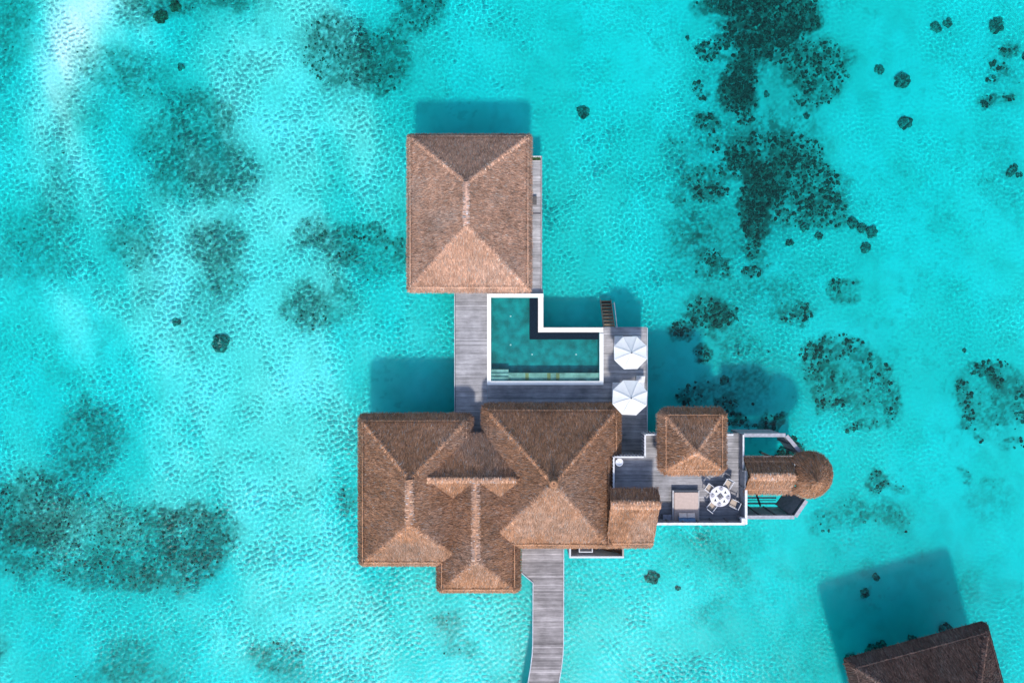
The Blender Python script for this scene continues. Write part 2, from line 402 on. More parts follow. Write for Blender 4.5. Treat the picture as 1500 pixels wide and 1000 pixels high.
def depth_at(x, y):
    k = FOC / (CAM_Z + 1.2)
    px = x * k + 750; py = 500 - y * k
    d = np.full(np.shape(x), 1.08)
    bar = np.zeros(np.shape(x))
    for q, (cx, cy, sx, sy, a) in enumerate(SHALLOW):
        e = a * np.exp(-((px - cx) / sx) ** 2 / 1.3 - ((py - cy) / sy) ** 2 / 1.3)
        if q < 4: bar = bar + e
        else: d = d + e
    left = 1 - sstep(420, 760, px)
    st = fbm(x * .93 + y * .36, (y * .93 - x * .36) * .32, 4.5, 4, 4)       # sand drifts, drawn out along the current
    d = d + (st - .5) * (.34 + .75 * left) + .14 * (fbm(x, y, 7., 2, 3) - .5)
    d = np.clip(d, .62 + .10 * vnoise(x, y, 3., 5), 2.)
    return np.clip(d + bar * (.8 + .4 * st), .19, 2.)


def reef_at(x, y):
    k = FOC / (CAM_Z + 1.2)
    wob = 12 * (fbm(x, y, 1.4, 3, 4) - .5)
    wob2 = 12 * (fbm(x, y, 1.3, 5, 4) - .5)
    px = x * k + 750 + wob * 2.4; py = 500 - y * k + wob2 * 2.4
    D = np.zeros(np.shape(x)); T = np.zeros(np.shape(x)); W = np.full(np.shape(x), 1e-6)
    for (_, _, ells) in REEFS:
        for (cx, cy, rx, ry, rot, den, tone) in ells:
            a = math.radians(rot); ca, sa = math.cos(a), math.sin(a)
            R = max(rx, ry) * 1.5
            sel = (np.abs(px - cx) < R) & (np.abs(py - cy) < R)
            if not sel.any(): continue
            dx = px[sel] - cx; dy = py[sel] - cy
            r = np.sqrt(((dx * ca + dy * sa) / rx) ** 2 + ((-dx * sa + dy * ca) / ry) ** 2)
            soft = .26 if den > .88 else (.46 if den > .6 else .62)
            m = den * (1 - sstep(1.08 - soft, 1.12 + soft * .4, r))
            Ds = D[sel]; D[sel] = 1 - (1 - Ds) * (1 - m * .92)
            T[sel] += tone * m; W[sel] += m
    return D, T / W


def axis(a, b, d, far):
    m = list(np.arange(a, b + d / 2, d)); s = d; lo = []; hi = []
    x = m[0]; y = m[-1]
    while y < far:
        s *= 1.35; x -= s; y += s; lo.append(x); hi.append(y)
    return np.array(lo[::-1] + m + hi)


def sheet(name, xs, ys, fz, fc, mat, recv=False, caster=False):
    Xg, Yg = np.meshgrid(xs, ys)
    Z = fz(Xg, Yg)
    nx, ny = len(xs), len(ys)
    co = np.stack([Xg, Yg, Z], -1).reshape(-1, 3).astype(np.float32)
    i = np.arange(nx * ny).reshape(ny, nx)
    q = np.stack([i[:-1, :-1], i[:-1, 1:], i[1:, 1:], i[1:, :-1]], -1).reshape(-1, 4)
    me = bpy.data.meshes.new(name)
    me.vertices.add(len(co)); me.vertices.foreach_set('co', co.ravel())
    me.loops.add(q.size); me.loops.foreach_set('vertex_index', q.ravel().astype(np.int32))
    me.polygons.add(len(q)); me.polygons.foreach_set('loop_start', np.arange(0, q.size, 4, dtype=np.int32))
    me.polygons.foreach_set('use_smooth', np.ones(len(q), bool))
    if fc is not None:
        C = fc(Xg, Yg).reshape(-1, 3)
        at = me.color_attributes.new('tint', 'FLOAT_COLOR', 'POINT')
        at.data.foreach_set('color', np.concatenate([C, np.ones((len(C), 1))], 1).astype(np.float32).ravel())
    me.materials.append(mat); me.update(calc_edges=True)
    o = bpy.data.objects.new(name, me); COL.objects.link(o)
    o.cycles.is_caustics_receiver = recv; o.cycles.is_caustics_caster = caster
    return o


def bed_z(x, y):
    return -(.25 + .50 * depth_at(x, y)) + .05 * (fbm(x, y, 1.2, 4, 3) - .5)


def bed_col(x, y):
    D, T = reef_at(x, y)
    n1 = fbm(x, y, .42, 1, 3); n2 = fbm(x, y, .20, 6, 2); n3 = fbm(x, y, 2.6, 2, 3)
    g = .36 * n1 + .46 * n2 + .18 * n3
    D = D * (.90 + .22 * fbm(x, y, 2.2, 6, 2))
    t = np.clip(D, 0, 1) ** 1.15
    grain = (g - .5) * 5.0 + (n2 - .5) * 1.6
    cover = np.clip(t * (1 + grain * (.48 - .22 * sstep(.8, 1., D))), 0, 1)
    cover = cover * (1 - .55 * sstep(.60, .74, fbm(x, y, .5, 7, 2)) * (1 - sstep(.86, 1., D)))
    cover = np.clip(cover, 0, .80 + .16 * sstep(.84, .97, D))
    speck = sstep(.64, .74, fbm(x, y, .4, 7, 2)) * sstep(.5, .62, vnoise(x, y, 3.5, 1)) * .30
    sand = np.array([.77, .775, .715]); pale = np.array([.86, .865, .825])
    s = sand + (pale - sand) * sstep(.35, .7, fbm(x, y, 4., 0, 4))[..., None]
    s = s * (1 + .20 * (1 - sstep(.3, .95, depth_at(x, y))))[..., None]
    s = s * (1 - .10 * sstep(.45, .8, fbm(x, y, 1.1, 5, 3)))[..., None]
    dark = np.array([.024, .105, .084]); grey = np.array([.20, .28, .23])
    rubble = np.clip(T * 1.1, 0, 1)[..., None]
    r = dark * (1 - rubble) + grey * rubble
    r = r * (.35 + 1.5 * fbm(x, y, .35, 3, 2))[..., None]
    c = s * (1 - cover[..., None]) + r * cover[..., None]
    return np.clip(c * (1 - speck[..., None] * .5), .01, .9)


bed = sheet('seabed', axis(-50, 50, .11, 900), axis(-35, 35, .11, 900), bed_z, bed_col, M_SAND, recv=True)
tag(bed, 'pale coral sand floor of the shallow lagoon', kind='structure')

_W = []
for _k in range(60):
    _lam = .255 * 2 ** rng.uniform(-.40, 1.30)
    _a = 2 * math.pi * ((_k * .61803) % 1.0)
    _W.append((_lam, math.cos(_a), math.sin(_a), rng.uniform(0, 6.28)))


def sea_z(x, y):
    k = FOC / CAM_Z
    px = x * k + 750; py = 500 - y * k
    calm = 1 - .46 * sstep(780, 1200, px) * (1 - .7 * sstep(640, 850, py) * (1 - sstep(1120, 1280, px)))
    calm = calm * (1 - .22 * (1 - sstep(450, 800, px))) * (.48 + .72 * sstep(.32, .68, fbm(x, y, 8., 3, 3)) + (.42 - .42 * sstep(.32, .68, fbm(x, y, 8., 3, 3))) * (1 - sstep(500, 820, px)))
    fade = np.exp(-np.maximum(0, np.maximum(np.abs(x) - 52, (np.abs(y) - 37))) / 4.)
    z = np.zeros_like(x)
    for (lam, c, s, p) in _W:
        z += lam ** 1.7 * np.sin(2 * math.pi / lam * (x * c + y * s) + p)
    z = z * .0108 * calm * np.clip(.64 / depth_at(x, y), .45, .95) * (.52 + .66 * sstep(.30, .66, fbm(x, y, 2.6, 1, 3)))
    for (lam, a, p, am) in ((3.1, .4, 1., .010), (4.3, 1.9, 2., .012), (2.2, 2.9, .3, .006)):
        z += am * np.sin(2 * math.pi / lam * (x * math.cos(a) + y * math.sin(a)) + p)
    return z * fade


def sea_col(x, y):
    d = depth_at(x, y)
    T = np.exp(-np.stack([d * d * 3.4 + d * 1.5, d * .365, d * .325], -1))      # light left after the way down and up again
    return np.sqrt(T)


sea = sheet('sea_water', axis(-48.3, 48.3, .050, 900), axis(-32.6, 32.6, .050, 900), sea_z, sea_col, M_SEA, caster=True)
tag(sea, 'clear turquoise lagoon water', kind='structure')


# ------------------------------------------------------------------ coral
def bed_height(x, y):
    return float(bed_z(np.array([[x]]), np.array([[y]]))[0, 0])


_RING = [(math.cos(a), math.sin(a)) for a in np.linspace(0, 2 * math.pi, 8)[:-1]]


def lumps(mb, xs, ys, rs, cols, zs, flat=.7):
    """low irregular domes, all at once"""
    N = len(xs); n = 7
    V = np.zeros((N, 2 * n + 1, 3))
    th = rng.uniform(0, 6.28, (N, 1))
    ang = np.arange(n)[None, :] * 2 * math.pi / n + th
    j1 = rng.uniform(.65, 1.25, (N, n)); j2 = rng.uniform(.45, .8, (N, n))
    V[:, :n, 0] = xs[:, None] + rs[:, None] * j1 * np.cos(ang); V[:, :n, 1] = ys[:, None] + rs[:, None] * j1 * np.sin(ang)
    V[:, :n, 2] = zs[:, None] - .08
    V[:, n:2 * n, 0] = xs[:, None] + rs[:, None] * j2 * np.cos(ang + .4); V[:, n:2 * n, 1] = ys[:, None] + rs[:, None] * j2 * np.sin(ang + .4)
    V[:, n:2 * n, 2] = zs[:, None] + rs[:, None] * flat * rng.uniform(.5, .95, (N, n))
    V[:, 2 * n, 0] = xs; V[:, 2 * n, 1] = ys; V[:, 2 * n, 2] = zs + rs * flat * rng.uniform(.8, 1.2, N)
    base = []
    for k in range(n):
        base.append((k, (k + 1) % n, n + (k + 1) % n, n + k))
    for k in range(n):
        base.append((n + k, n + (k + 1) % n, 2 * n))
    mb.v.append(V.reshape(-1, 3))
    C = np.repeat(cols[:, None, :], 2 * n + 1, 1) * rng.uniform(.75, 1.25, (N, 2 * n + 1, 1))
    mb.c.append(C.reshape(-1, 3))
    for i in range(N):
        o = mb.n + i * (2 * n + 1)
        mb.f.extend([[o + q for q in f] for f in base])
    mb.n += N * (2 * n + 1)


KB = (CAM_Z + 1.2) / FOC


def bpos(px, py):                    # a spot on the lagoon floor (allowing for refraction)
    return (px - 750) * KB, (500 - py) * KB


for (label, kindw, ells) in REEFS:
    xs = []; ys = []; rs = []; cs = []
    for (cx, cy, rx, ry, rot, den, tone) in ells:
        area = math.pi * rx * ry * KB * KB
        reefy = kindw == 'coral' and cx > 950 and den > .6
        N = int(area * den ** 1.6 * (15 if reefy else ((11 if den >= .95 else 5.5) if kindw == 'coral' else 3))) + 4
        if den < .45: N = N // 3
        a = math.radians(rot)
        r = np.sqrt(rng.random(N)) * .93; t = rng.uniform(0, 6.28, N)
        u = r * np.cos(t) * rx; v = r * np.sin(t) * ry
        x, y = bpos(cx + u * math.cos(a) - v * math.sin(a), cy + u * math.sin(a) + v * math.cos(a))
        keep = (fbm(x, y, .9, 2, 2) + .45 * (den - .6) + rng.normal(0, .07, N)) > (.43 if den > .85 else .47)
        x, y = x[keep], y[keep]; n = len(x)
        rr = (.055 + .13 * rng.random(n) ** 2.5) * ((1.45 if reefy else 1.1) if kindw == 'coral' else .75)
        pal = np.array([[.03, .075, .063], [.055, .135, .11], [.11, .215, .18], [.21, .33, .28]])[np.minimum(3, (rng.random(n) * (5.6 - 4.2 * den) + (.6 if den < .95 and not reefy else 0)).astype(int))]
        gr = np.array([[.24, .23, .18], [.40, .39, .33], [.14, .15, .12]])[rng.integers(0, 3, n)]
        c = np.where((rng.random(n) < tone * .75)[:, None], gr, pal)
        xs.append(x); ys.append(y); rs.append(rr); cs.append(c)
    xs = np.concatenate(xs); ys = np.concatenate(ys); rs = np.concatenate(rs); cs = np.concatenate(cs)
    mb = MB()
    zs = bed_z(xs, ys)
    lumps(mb, xs, ys, rs, cs, zs, .75 if kindw == 'coral' else .55)
    ox, oy = float(np.mean(xs)), float(np.mean(ys))
    o = mb.build(kindw + '_patch', M_CORAL, None, recv=True, loc=(ox, oy, bed_height(ox, oy)))
    tag(o, label, 'coral patch' if kindw == 'coral' else 'seagrass patch', 'coral patches on the lagoon floor' if kindw == 'coral' else 'seagrass patches on the lagoon floor', 'stuff')

for (px, py, r, label) in HEADS:
    x, y = bpos(px, py); r *= KB; z = bed_height(x, y)
    mb = MB()
    brown = 'brown' in label and py < 100
    n = max(5, int((r / .11) ** 2 * 1.5))
    rad = np.sqrt(rng.random(n)) * r * .85; t = rng.uniform(0, 6.28, n)
    rs = np.clip(rng.uniform(.14, .30, n), 0, r * .6)
    c = (np.array([.16, .11, .07]) if brown else np.array([.07, .19, .165]))[None, :] * rng.uniform(.5, 1.7, (n, 1))
    lumps(mb, x + rad * np.cos(t), y + rad * np.sin(t), rs, c, z + .45 * r * np.sqrt(np.clip(1 - (rad / r) ** 2, 0, 1)), .9)
    lumps(mb, np.array([x]), np.array([y]), np.array([r * .7]), np.array([[.045, .12, .105]]), np.array([z]), .5)
    o = mb.build('coral', M_CORAL, None, recv=True, loc=(x, y, z))
    tag(o, label, 'coral', 'single coral heads on the sand')

# ------------------------------------------------------------------ thatch
def poly_normal(p):
    p = np.asarray(p, float); n = np.zeros(3)
    for i in range(len(p)):
        n += np.cross(p[i] - p[0], p[(i + 1) % len(p)] - p[0])
    return n / np.linalg.norm(n)


TONE = {'brown': np.array([.315, .162, .094]), 'pink': np.array([.38, .218, .152]), 'dark': np.array([.125, .075, .062])}


def blade_colours(pos, tone):
    n = len(pos)
    st = fbm(pos[:, 0], pos[:, 1], 1.6, 4, 3)
    c = TONE[tone][None, :] * np.exp(rng.normal(0, .27, (n, 1))) * (.70 + .60 * st)[:, None]
    grey = (rng.random(n) < .10)[:, None]
    c = np.where(grey, c.mean(1, keepdims=True) * np.array([1.25, 1.1, 1.0]), c)
    bl = sstep(.45, .75, fbm(pos[:, 0], pos[:, 1], 3.4, 2, 3))[:, None] * .27
    c = c * (1 - bl) + bl * c.mean(1, keepdims=True) * np.array([1.22, 1.10, 1.02])
    return np.clip(c, .01, .8)


def thatch_face(mb, poly, tone, dens, over=0., lng=(.16, .42), lift=.035, spread=.18):
    p = np.asarray(poly, float)
    nrm = poly_normal(p)
    if nrm[2] < 0: nrm = -nrm; p = p[::-1]
    for i in range(1, len(p) - 1):
        a, b, c = p[0], p[i], p[i + 1]
        cr = np.cross(b - a, c - a); ar = np.linalg.norm(cr) / 2
        if ar < 1e-4: continue
        tn = cr / (2 * ar)
        if tn[2] < 0: tn = -tn
        d = np.array([tn[0], tn[1], 0.])
        d = d * tn[2] - np.array([0, 0, 1.]) * (tn[0] ** 2 + tn[1] ** 2)
        d /= max(np.linalg.norm(d), 1e-6)
        s = np.cross(tn, d)
        N = int(ar * dens) + 1
        u = rng.random(N); v = rng.random(N); fl = u + v > 1; u[fl] = 1 - u[fl]; v[fl] = 1 - v[fl]
        pos = a + u[:, None] * (b - a) + v[:, None] * (c - a)
        L = rng.uniform(*lng, N)[:, None]; w = rng.uniform(.007, .019, N)[:, None]
        ang = rng.normal(0, spread, N)[:, None]
        dd = d * np.cos(ang) + s * np.sin(ang); ss = s * np.cos(ang) - d * np.sin(ang)
        roll = rng.normal(0, .62, N)[:, None]; ss = ss * np.cos(roll) + tn * np.sin(roll)
        up = rng.uniform(.015, lift, N)[:, None]
        st = pos - dd * L * (.7 - over) + tn * .012; en = pos + dd * L * (.3 + over) + tn * up
        V = np.stack([st - ss * w, st + ss * w, en + ss * w * .7, en - ss * w * .7], 1)
        mb.quads(V, blade_colours(pos, tone))


def thatch_line(mb, p, q, tone, dens=50, w=.16, bright=1.25):
    """short straw laid across a hip or along an edge"""
    p = np.array(p, float); q = np.array(q, float); L = np.linalg.norm(q - p); d = (q - p) / L
    s = np.cross(d, (0, 0, 1.)); s /= np.linalg.norm(s)
    N = int(L * dens); t = rng.random(N)[:, None]
    pos = p + (q - p) * t + np.array([0, 0, .05])
    side = np.where(rng.random(N) < .5, 1, -1)[:, None]
    dirn = s * side * rng.uniform(.6, 1, N)[:, None] + d * rng.normal(0, .35, N)[:, None] - np.array([0, 0, .5])
    dirn /= np.linalg.norm(dirn, axis=1, keepdims=True)
    ac = np.cross(dirn, (0, 0, 1.)); ac /= np.linalg.norm(ac, axis=1, keepdims=True)
    ln = rng.uniform(.6, 1.3, N)[:, None] * w; ww = rng.uniform(.02, .04, N)[:, None]
    en = pos + dirn * ln
    V = np.stack([pos - ac * ww, pos + ac * ww, en + ac * ww * .7, en - ac * ww * .7], 1)
    mb.quads(V, np.clip(blade_colours(pos, tone) * bright, 0, .85))


def thatched_roof(name, parent, slopes, skirts, hips=(), ridges=(), tone='brown', dens=400, mat=None, label=None, edges=(), soffit=True, rw=.26):
    """one roof: sloping faces, steeper eave skirts, straw bound over hips; the ridge cap is a piece of its own"""
    mb = MB()
    basec = TONE[tone] * .55
    for f in list(slopes) + list(skirts):
        p = np.asarray(f, float)
        if poly_normal(p)[2] < 0: p = p[::-1]
        mb.add(p, [tuple(range(len(p)))], basec)
        if soffit:
            q = p.copy()[::-1]; q[:, 2] -= .28
            mb.add(q, [tuple(range(len(q)))], basec * .8)
    for f in slopes:
        thatch_face(mb, f, tone, dens)
    for f in skirts:
        thatch_face(mb, f, tone, dens * 1.3, over=.17, lng=(.28, .68), lift=.07, spread=.26)
    for (p, q) in hips:
        thatch_line(mb, p, q, tone, 70, .26, 1.22)
    for (p, q) in edges:
        thatch_line(mb, p, q, tone, 45, .07, 1.5)
        mb.tube(np.array(p) + (0, 0, .03), np.array(q) + (0, 0, .03), .032, .032, 6, np.clip(TONE[tone] * 1.35, 0, .8))
    r = mb.build(name, mat or M_THATCH, parent)
    if label: r['label'] = label
    for (p, q) in ridges:
        cap = MB()
        p = np.array(p, float); q = np.array(q, float); d = (q - p) / np.linalg.norm(q - p); s = np.cross(d, (0, 0, 1.))
        L = np.linalg.norm(q - p); n = max(2, int(L / .12)); m = 7
        V = []; C = []
        for i in range(n + 1):
            e = p + d * L * i / n
            band = .8 + .45 * rng.random()
            for k in range(m):
                a = math.pi * k / (m - 1)
                rr = rw * (1 + .06 * rng.normal())
                V.append(e + s * math.cos(a) * rr + np.array([0, 0, math.sin(a) * .20 - .04 + .012 * rng.normal()]))
                C.append(np.array(TONE[tone]) * np.array((1.42, 1.52, 1.65)) * band)
        F = [(i * m + k, i * m + k + 1, (i + 1) * m + k + 1, (i + 1) * m + k) for i in range(n) for k in range(m - 1)]
        cap.add(V, F, np.clip(np.array(C), 0, .8))
        N = int(L * 190); t = rng.random(N)[:, None]; a = rng.uniform(.12, math.pi - .12, N)[:, None]
        z = np.array([0, 0, 1.])
        pos = p + d * L * t + s * np.cos(a) * rw + z * (np.sin(a) * .20 - .025)
        tang = -s * np.sin(a) * rw + z * np.cos(a) * .15; tang = np.where(a > math.pi / 2, tang, -tang)
        tang = tang / np.linalg.norm(tang, axis=1, keepdims=True) + d * rng.normal(0, .2, N)[:, None]
        ln = rng.uniform(.1, .28, N)[:, None]; w = rng.uniform(.012, .03, N)[:, None]
        en = pos + tang * ln + z * .02
        cap.quads(np.stack([pos - d * w, pos + d * w, en + d * w * .7, en - d * w * .7], 1), np.clip(blade_colours(pos, tone) * np.array((1.42, 1.52, 1.65)), 0, .8))
        cap.build('ridge_cap', M_THATCH, r)
    return r


def hip_roof(parent, x0, x1, y0, y1, z0, ridge, zr, out=.5, dn=.74, ch=.28, name='thatched_roof', open_sides=(), **kw):
    """x0..x1, y0..y1: the eave outline; ridge ((xa,ya),(xb,yb)) the ridge ends, south end first for a N-S ridge"""
    zi = z0 + dn
    ix0, ix1, iy0, iy1 = x0 + out, x1 - out, y0 + out, y1 - out
    A = (*ridge[0], zr); B = (*ridge[1], zr)
    sw, se, ne, nw = (ix0, iy0, zi), (ix1, iy0, zi), (ix1, iy1, zi), (ix0, iy1, zi)
    c = ch
    S = [(x0 + c, y0, z0), (x1 - c, y0, z0)]; Ee = [(x1, y0 + c, z0), (x1, y1 - c, z0)]
    N = [(x1 - c, y1, z0), (x0 + c, y1, z0)]; W = [(x0, y1 - c, z0), (x0, y0 + c, z0)]
    skirts = []
    if 'S' not in open_sides: skirts.append([S[0], S[1], se, sw])
    if 'E' not in open_sides: skirts.append([Ee[0], Ee[1], ne, se])
    if 'N' not in open_sides: skirts.append([N[0], N[1], nw, ne])
    if 'W' not in open_sides: skirts.append([W[0], W[1], sw, nw])
    skirts += [[S[1], Ee[0], se], [Ee[1], N[0], ne], [N[1], W[0], nw], [W[1], S[0], sw]]
    same = math.dist(A, B) < .05
    if same:
        slopes = [[sw, se, A], [se, ne, A], [ne, nw, A], [nw, sw, A]]
    else:
        slopes = [[sw, se, A], [se, ne, B, A], [ne, nw, B], [nw, sw, A, B]]
    hips = [(sw, A), (se, A), (ne, B), (nw, B)]
    edges = [(sw, se), (se, ne), (ne, nw), (nw, sw)]
    return thatched_roof(name, parent, slopes, skirts, hips, [] if same else [(A, B)], edges=edges, **kw)


ZD, ZT = 2.3, 4.7                    # pool deck and roof terrace levels
G_GREY = (.368, .352, .366)


def boards(mb, x0, x1, y0, y1, z, w=.115, gap=.011, along='x', base=G_GREY, th=.03, amp=.15):
    """planked rectangle, real boards with gaps"""
    a0, a1, b0, b1 = (x0, x1, y0, y1) if along == 'x' else (y0, y1, x0, x1)
    n = max(1, round((b1 - b0) / w)); w = (b1 - b0) / n
    for i in range(n):
        s = a0; row = math.exp(random.gauss(0, amp * .75))
        while s < a1 - .02:
            e = min(a1, s + random.uniform(2.4, 4.8))
            if a1 - e < .8: e = a1
            g = row * math.exp(random.gauss(0, amp * .5))
            c = (min(.7, base[0] * g), min(.7, base[1] * g), min(.7, base[2] * g))
            q = (s + .002, e - .002, b0 + i * w, b0 + (i + 1) * w - gap)
            dz = random.uniform(-.003, .003)
            if along == 'x': mb.box(q[0], q[1], q[2], q[3], z - th, z + dz, c)
            else: mb.box(q[2], q[3], q[0], q[1], z - th, z + dz, c)
            s = e


def pile(parent, x, y, z1, r=.13):
    MB().tube((x, y, -2.6), (x, y, z1), r, r, 10, (.16, .14, .12)).build('pile', M_WOODV, parent, recv=True)


def window(parent, x0, x1, y, z0, z1, axis_='x', out=1):
    """a glazed window or door set 4 cm proud of a wall face"""
    f = MB(); t = .06; d = .05 * out
    def bx(a0, a1, c0, c1, e0, e1, m, col):
        lo, hi = min(y + e0 * out, y + e1 * out), max(y + e0 * out, y + e1 * out)
        if axis_ == 'x': m.box(a0, a1, lo, hi, c0, c1, col)
        else: m.box(lo, hi, a0, a1, c0, c1, col)
    wood = (.20, .14, .10)
    bx(x0, x0 + t, z0, z1, 0, .06, f, wood); bx(x1 - t, x1, z0, z1, 0, .06, f, wood)
    bx(x0 + t, x1 - t, z0, z0 + t, 0, .06, f, wood); bx(x0 + t, x1 - t, z1 - t, z1, 0, .06, f, wood)
    bx((x0 + x1) / 2 - .03, (x0 + x1) / 2 + .03, z0 + t, z1 - t, 0, .055, f, wood)
    w = f.build('window', M_WOODV, parent)
    g = MB(); bx(x0 + t, x1 - t, z0 + t, z1 - t, .01, .03, g, (.03, .05, .06)); g.build('pane', M_GLASS, w)


# ------------------------------------------------------------------ main villa
villa = thing('overwater_villa', 'large thatched villa of four joined hip roofs and a steep lean-to, south of the pool', 'villa', (-2., -13., ZD))
ZO = 4.5
k0 = (CAM_Z - ZO) / FOC
# west hip roof
hip_roof(villa, X(525.5, ZO), X(692, ZO), Y(828, ZO), Y(606, ZO), ZO, ((-8.15, -14.53), (-8.15, -10.96)), 8.2)
# big pyramid roof, its east eave stepped back in the south
bx0, bx1, bx2 = X(706, ZO), X(909, ZO), X(897, ZO)
by0, by1, bym = Y(802, ZO), Y(591, ZO), Y(667, ZO)
zi = ZO + .74; ap = (3.25, -11.06, 9.2); o_ = .5; ch = .28
sw, nw, ne = (bx0 + o_, by0 + o_, zi), (bx0 + o_, by1 - o_, zi), (bx1 - o_, by1 - o_, zi)
e1 = (bx1 - o_, bym, zi)
dzs = (bx1 - bx2) * .72
e2 = (bx2 - o_, bym, zi + dzs); se = (bx2 - o_, by0 + o_, zi + .2)
slopes = [[sw, se, ap], [se, e2, ap], [e2, e1, ne, ap], [ne, nw, ap], [nw, sw, ap]]
sk = [[(bx0 + ch, by0, ZO), (bx2 - ch, by0, ZO), se, sw], [(bx2, by0 + ch, ZO + .2), (bx2, bym, ZO + dzs), e2, se],
      [(bx1, bym, ZO), (bx1, by1 - ch, ZO), ne, e1], [(bx1 - ch, by1, ZO), (bx0 + ch, by1, ZO), nw, ne], [(bx0, by1 - ch, ZO), (bx0, by0 + ch, ZO), sw, nw],
      [(bx2, bym, ZO + dzs), (bx1, bym, ZO), e1, e2],
      [(bx2 - ch, by0, ZO), (bx2, by0 + ch, ZO + .2), se], [(bx1, by1 - ch, ZO), (bx1 - ch, by1, ZO), ne], [(bx0 + ch, by1, ZO), (bx0, by1 - ch, ZO), nw], [(bx0, by0 + ch, ZO), (bx0 + ch, by0, ZO), sw]]
rB = thatched_roof('thatched_roof', villa, slopes, sk, [(sw, ap), (se, ap), (ne, ap), (nw, ap)], edges=[(sw, se), (se, e2), (e1, ne), (ne, nw), (nw, sw)])
fin = MB()
for k in range(3):
    fin.lathe([(.34 - .03 * k, -.05), (.37 - .04 * k, .05), (.30 - .04 * k, .10), (.24 - .05 * k, .06)], 18, (ap[0], ap[1], ap[2] + .04 + .09 * k), TONE['brown'] * (.8 + .15 * k))
fin.tube((ap[0], ap[1], ap[2]), (ap[0], ap[1], ap[2] + .45), .10, .03, 8, (.12, .08, .06))
fin.build('finial', M_THATCH, rB)
# south wing: ridge N-S
hip_roof(villa, X(640, ZO), X(762, ZO), Y(867, ZO), -9.6, ZO, ((-2.93, -17.7), (-2.93, -11.3)), 7.3, open_sides=('N',))
# link roof: ridge E-W between the two big roofs
zr = 7.3; yR = Y(703, zr)
la = (-8.0, yR, zr); lb = (1.4, yR, zr)
nE = [(-4.6, Y(636, 5.05), 5.0), (-1.2, Y(636, 5.05), 5.0)]; nI = [(-7.0, Y(646, 5.35) - .35, 5.6), (1., Y(646, 5.35) - .35, 5.6)]
sI = [(-6.2, yR - 2.6, zr - 2.0), (.4, yR - 2.6, zr - 2.0)]
thatched_roof('thatched_roof', villa, [[nI[0], nI[1], lb, la], [sI[0], sI[1], lb, la]], [[nE[0], nE[1], (-1.2, nI[0][1], 5.6), (-4.6, nI[0][1], 5.6)]], ridges=[((-6.85, yR, zr), (.30, yR, zr))], soffit=False, rw=.13)
# lean-to over the stair
zt0 = 7.7; lx0, lx1 = 7.93, 11.9
yr = Y(737, zt0); yn = Y(717, 6.95); ys = Y(796, 5.0)
A, B = (lx0, yr, zt0), (lx1, yr, zt0)
thatched_roof('thatched_roof', villa, [[(lx0, ys, 5.0), (lx1, ys, 5.0), B, A]],
              [[(lx0, yn, 6.85), (lx1, yn, 6.85), B, A], [(lx0 + .05, Y(802, 4.55), 4.45), (lx1 - .05, Y(802, 4.55), 4.45), (lx1, ys, 5.0), (lx0, ys, 5.0)]],
              ridges=[((lx0 - .03, yr - .12, zt0), (lx1 + .03, yr - .12, zt0))], edges=[((lx0, ys, 5.0), (lx1, ys, 5.0))], rw=.26)
w = MB()
gw = (.42, .37, .31)
for (a, b, c, d, z0, z1) in ((-12.3, -4.2, -18.4, -7.0, ZD, 5.2), (-1.8, 7.9, -16.8, -6.2, ZD, 5.2), (-5.7, .0, -20.7, -18.42, ZD, 5.1), (-4.18, -1.82, -18.38, -9.4, ZD, 5.2), (8.2, 11.85, -16.9, -13.3, ZT, 5.0)):
    w.box(a, b, c, d, z0, z1, gw)
w.box(-13., .4, -18.9, -6.9, 1.2, ZD - .02, (.25, .22, .2)); w.box(.402, 8.1, -17.0, -6.9, 1.2, ZD - .02, (.25, .22, .2)); w.box(-6.2, .4, -21.2, -18.92, 1.2, ZD - .02, (.25, .22, .2))
w.build('wall', M_WHITE, villa)
for x in (-1.2, 1.1, 3.4, 5.7):
    window(villa, x, x + 2.1, -6.2, ZD + .05, 4.1, 'x', 1)
for x in (-11.6, -8.6):
    window(villa, x, x + 2.2, -7.0, ZD + .4, 4.0, 'x', 1)
for y in (-17.4, -13.6, -10.6):
    window(villa, y, y + 2.2, -12.3, ZD + .4, 4.0, 'y', -1)
window(villa, -4.4, -1.4, -20.7, ZD + .4, 4.0, 'x', -1)
window(villa, 1.6, 3.6, -16.8, ZD + .05, 3.9, 'x', -1)
for (x, y) in ((-12, -8), (-12, -13), (-12, -18), (-8, -18), (-5.5, -20.8), (-.3, -20.8), (7, -17.5)):
    pile(villa, x, y, 1.2)

# ------------------------------------------------------------------ north bungalow
bung = thing('thatched_bungalow', 'detached thatched bungalow with one pinkish hip roof, north of the pool', 'bungalow', (-3.65, 11., ZD))
hip_roof(bung, X(597, ZO), X(778, ZO), Y(427, ZO), Y(197, ZO), ZO, ((-3.62, 9.28), (-3.62, 12.6)), 8.4, out=.30, dn=.42, ch=.12, rw=.17, tone='pink', dens=420)
w = MB(); w.box(-8.2, .9, 5.1, 16.9, ZD, 4.9, gw); w.box(-8.6, 1.6, 4.4, 17.2, 1.25, ZD - .02, (.25, .22, .2)); w.build('wall', M_WHITE, bung)
for y in (6., 9., 12.2):
    window(bung, y, y + 2.4, .9, ZD + .05, 4.0, 'y', 1)
    window(bung, y, y + 2.4, -8.2, ZD + .4, 4.0, 'y', -1)
window(bung, -6., -1.6, 16.9, ZD + .2, 4., 'x', 1); window(bung, -5., -2.6, 5.1, ZD + .05, 4., 'x', -1)
for (x, y) in ((-8, 5), (-8, 11), (-8, 16.6), (-3, 16.6), (1., 16.6), (1., 11)):
    pile(bung, x, y, 1.25)

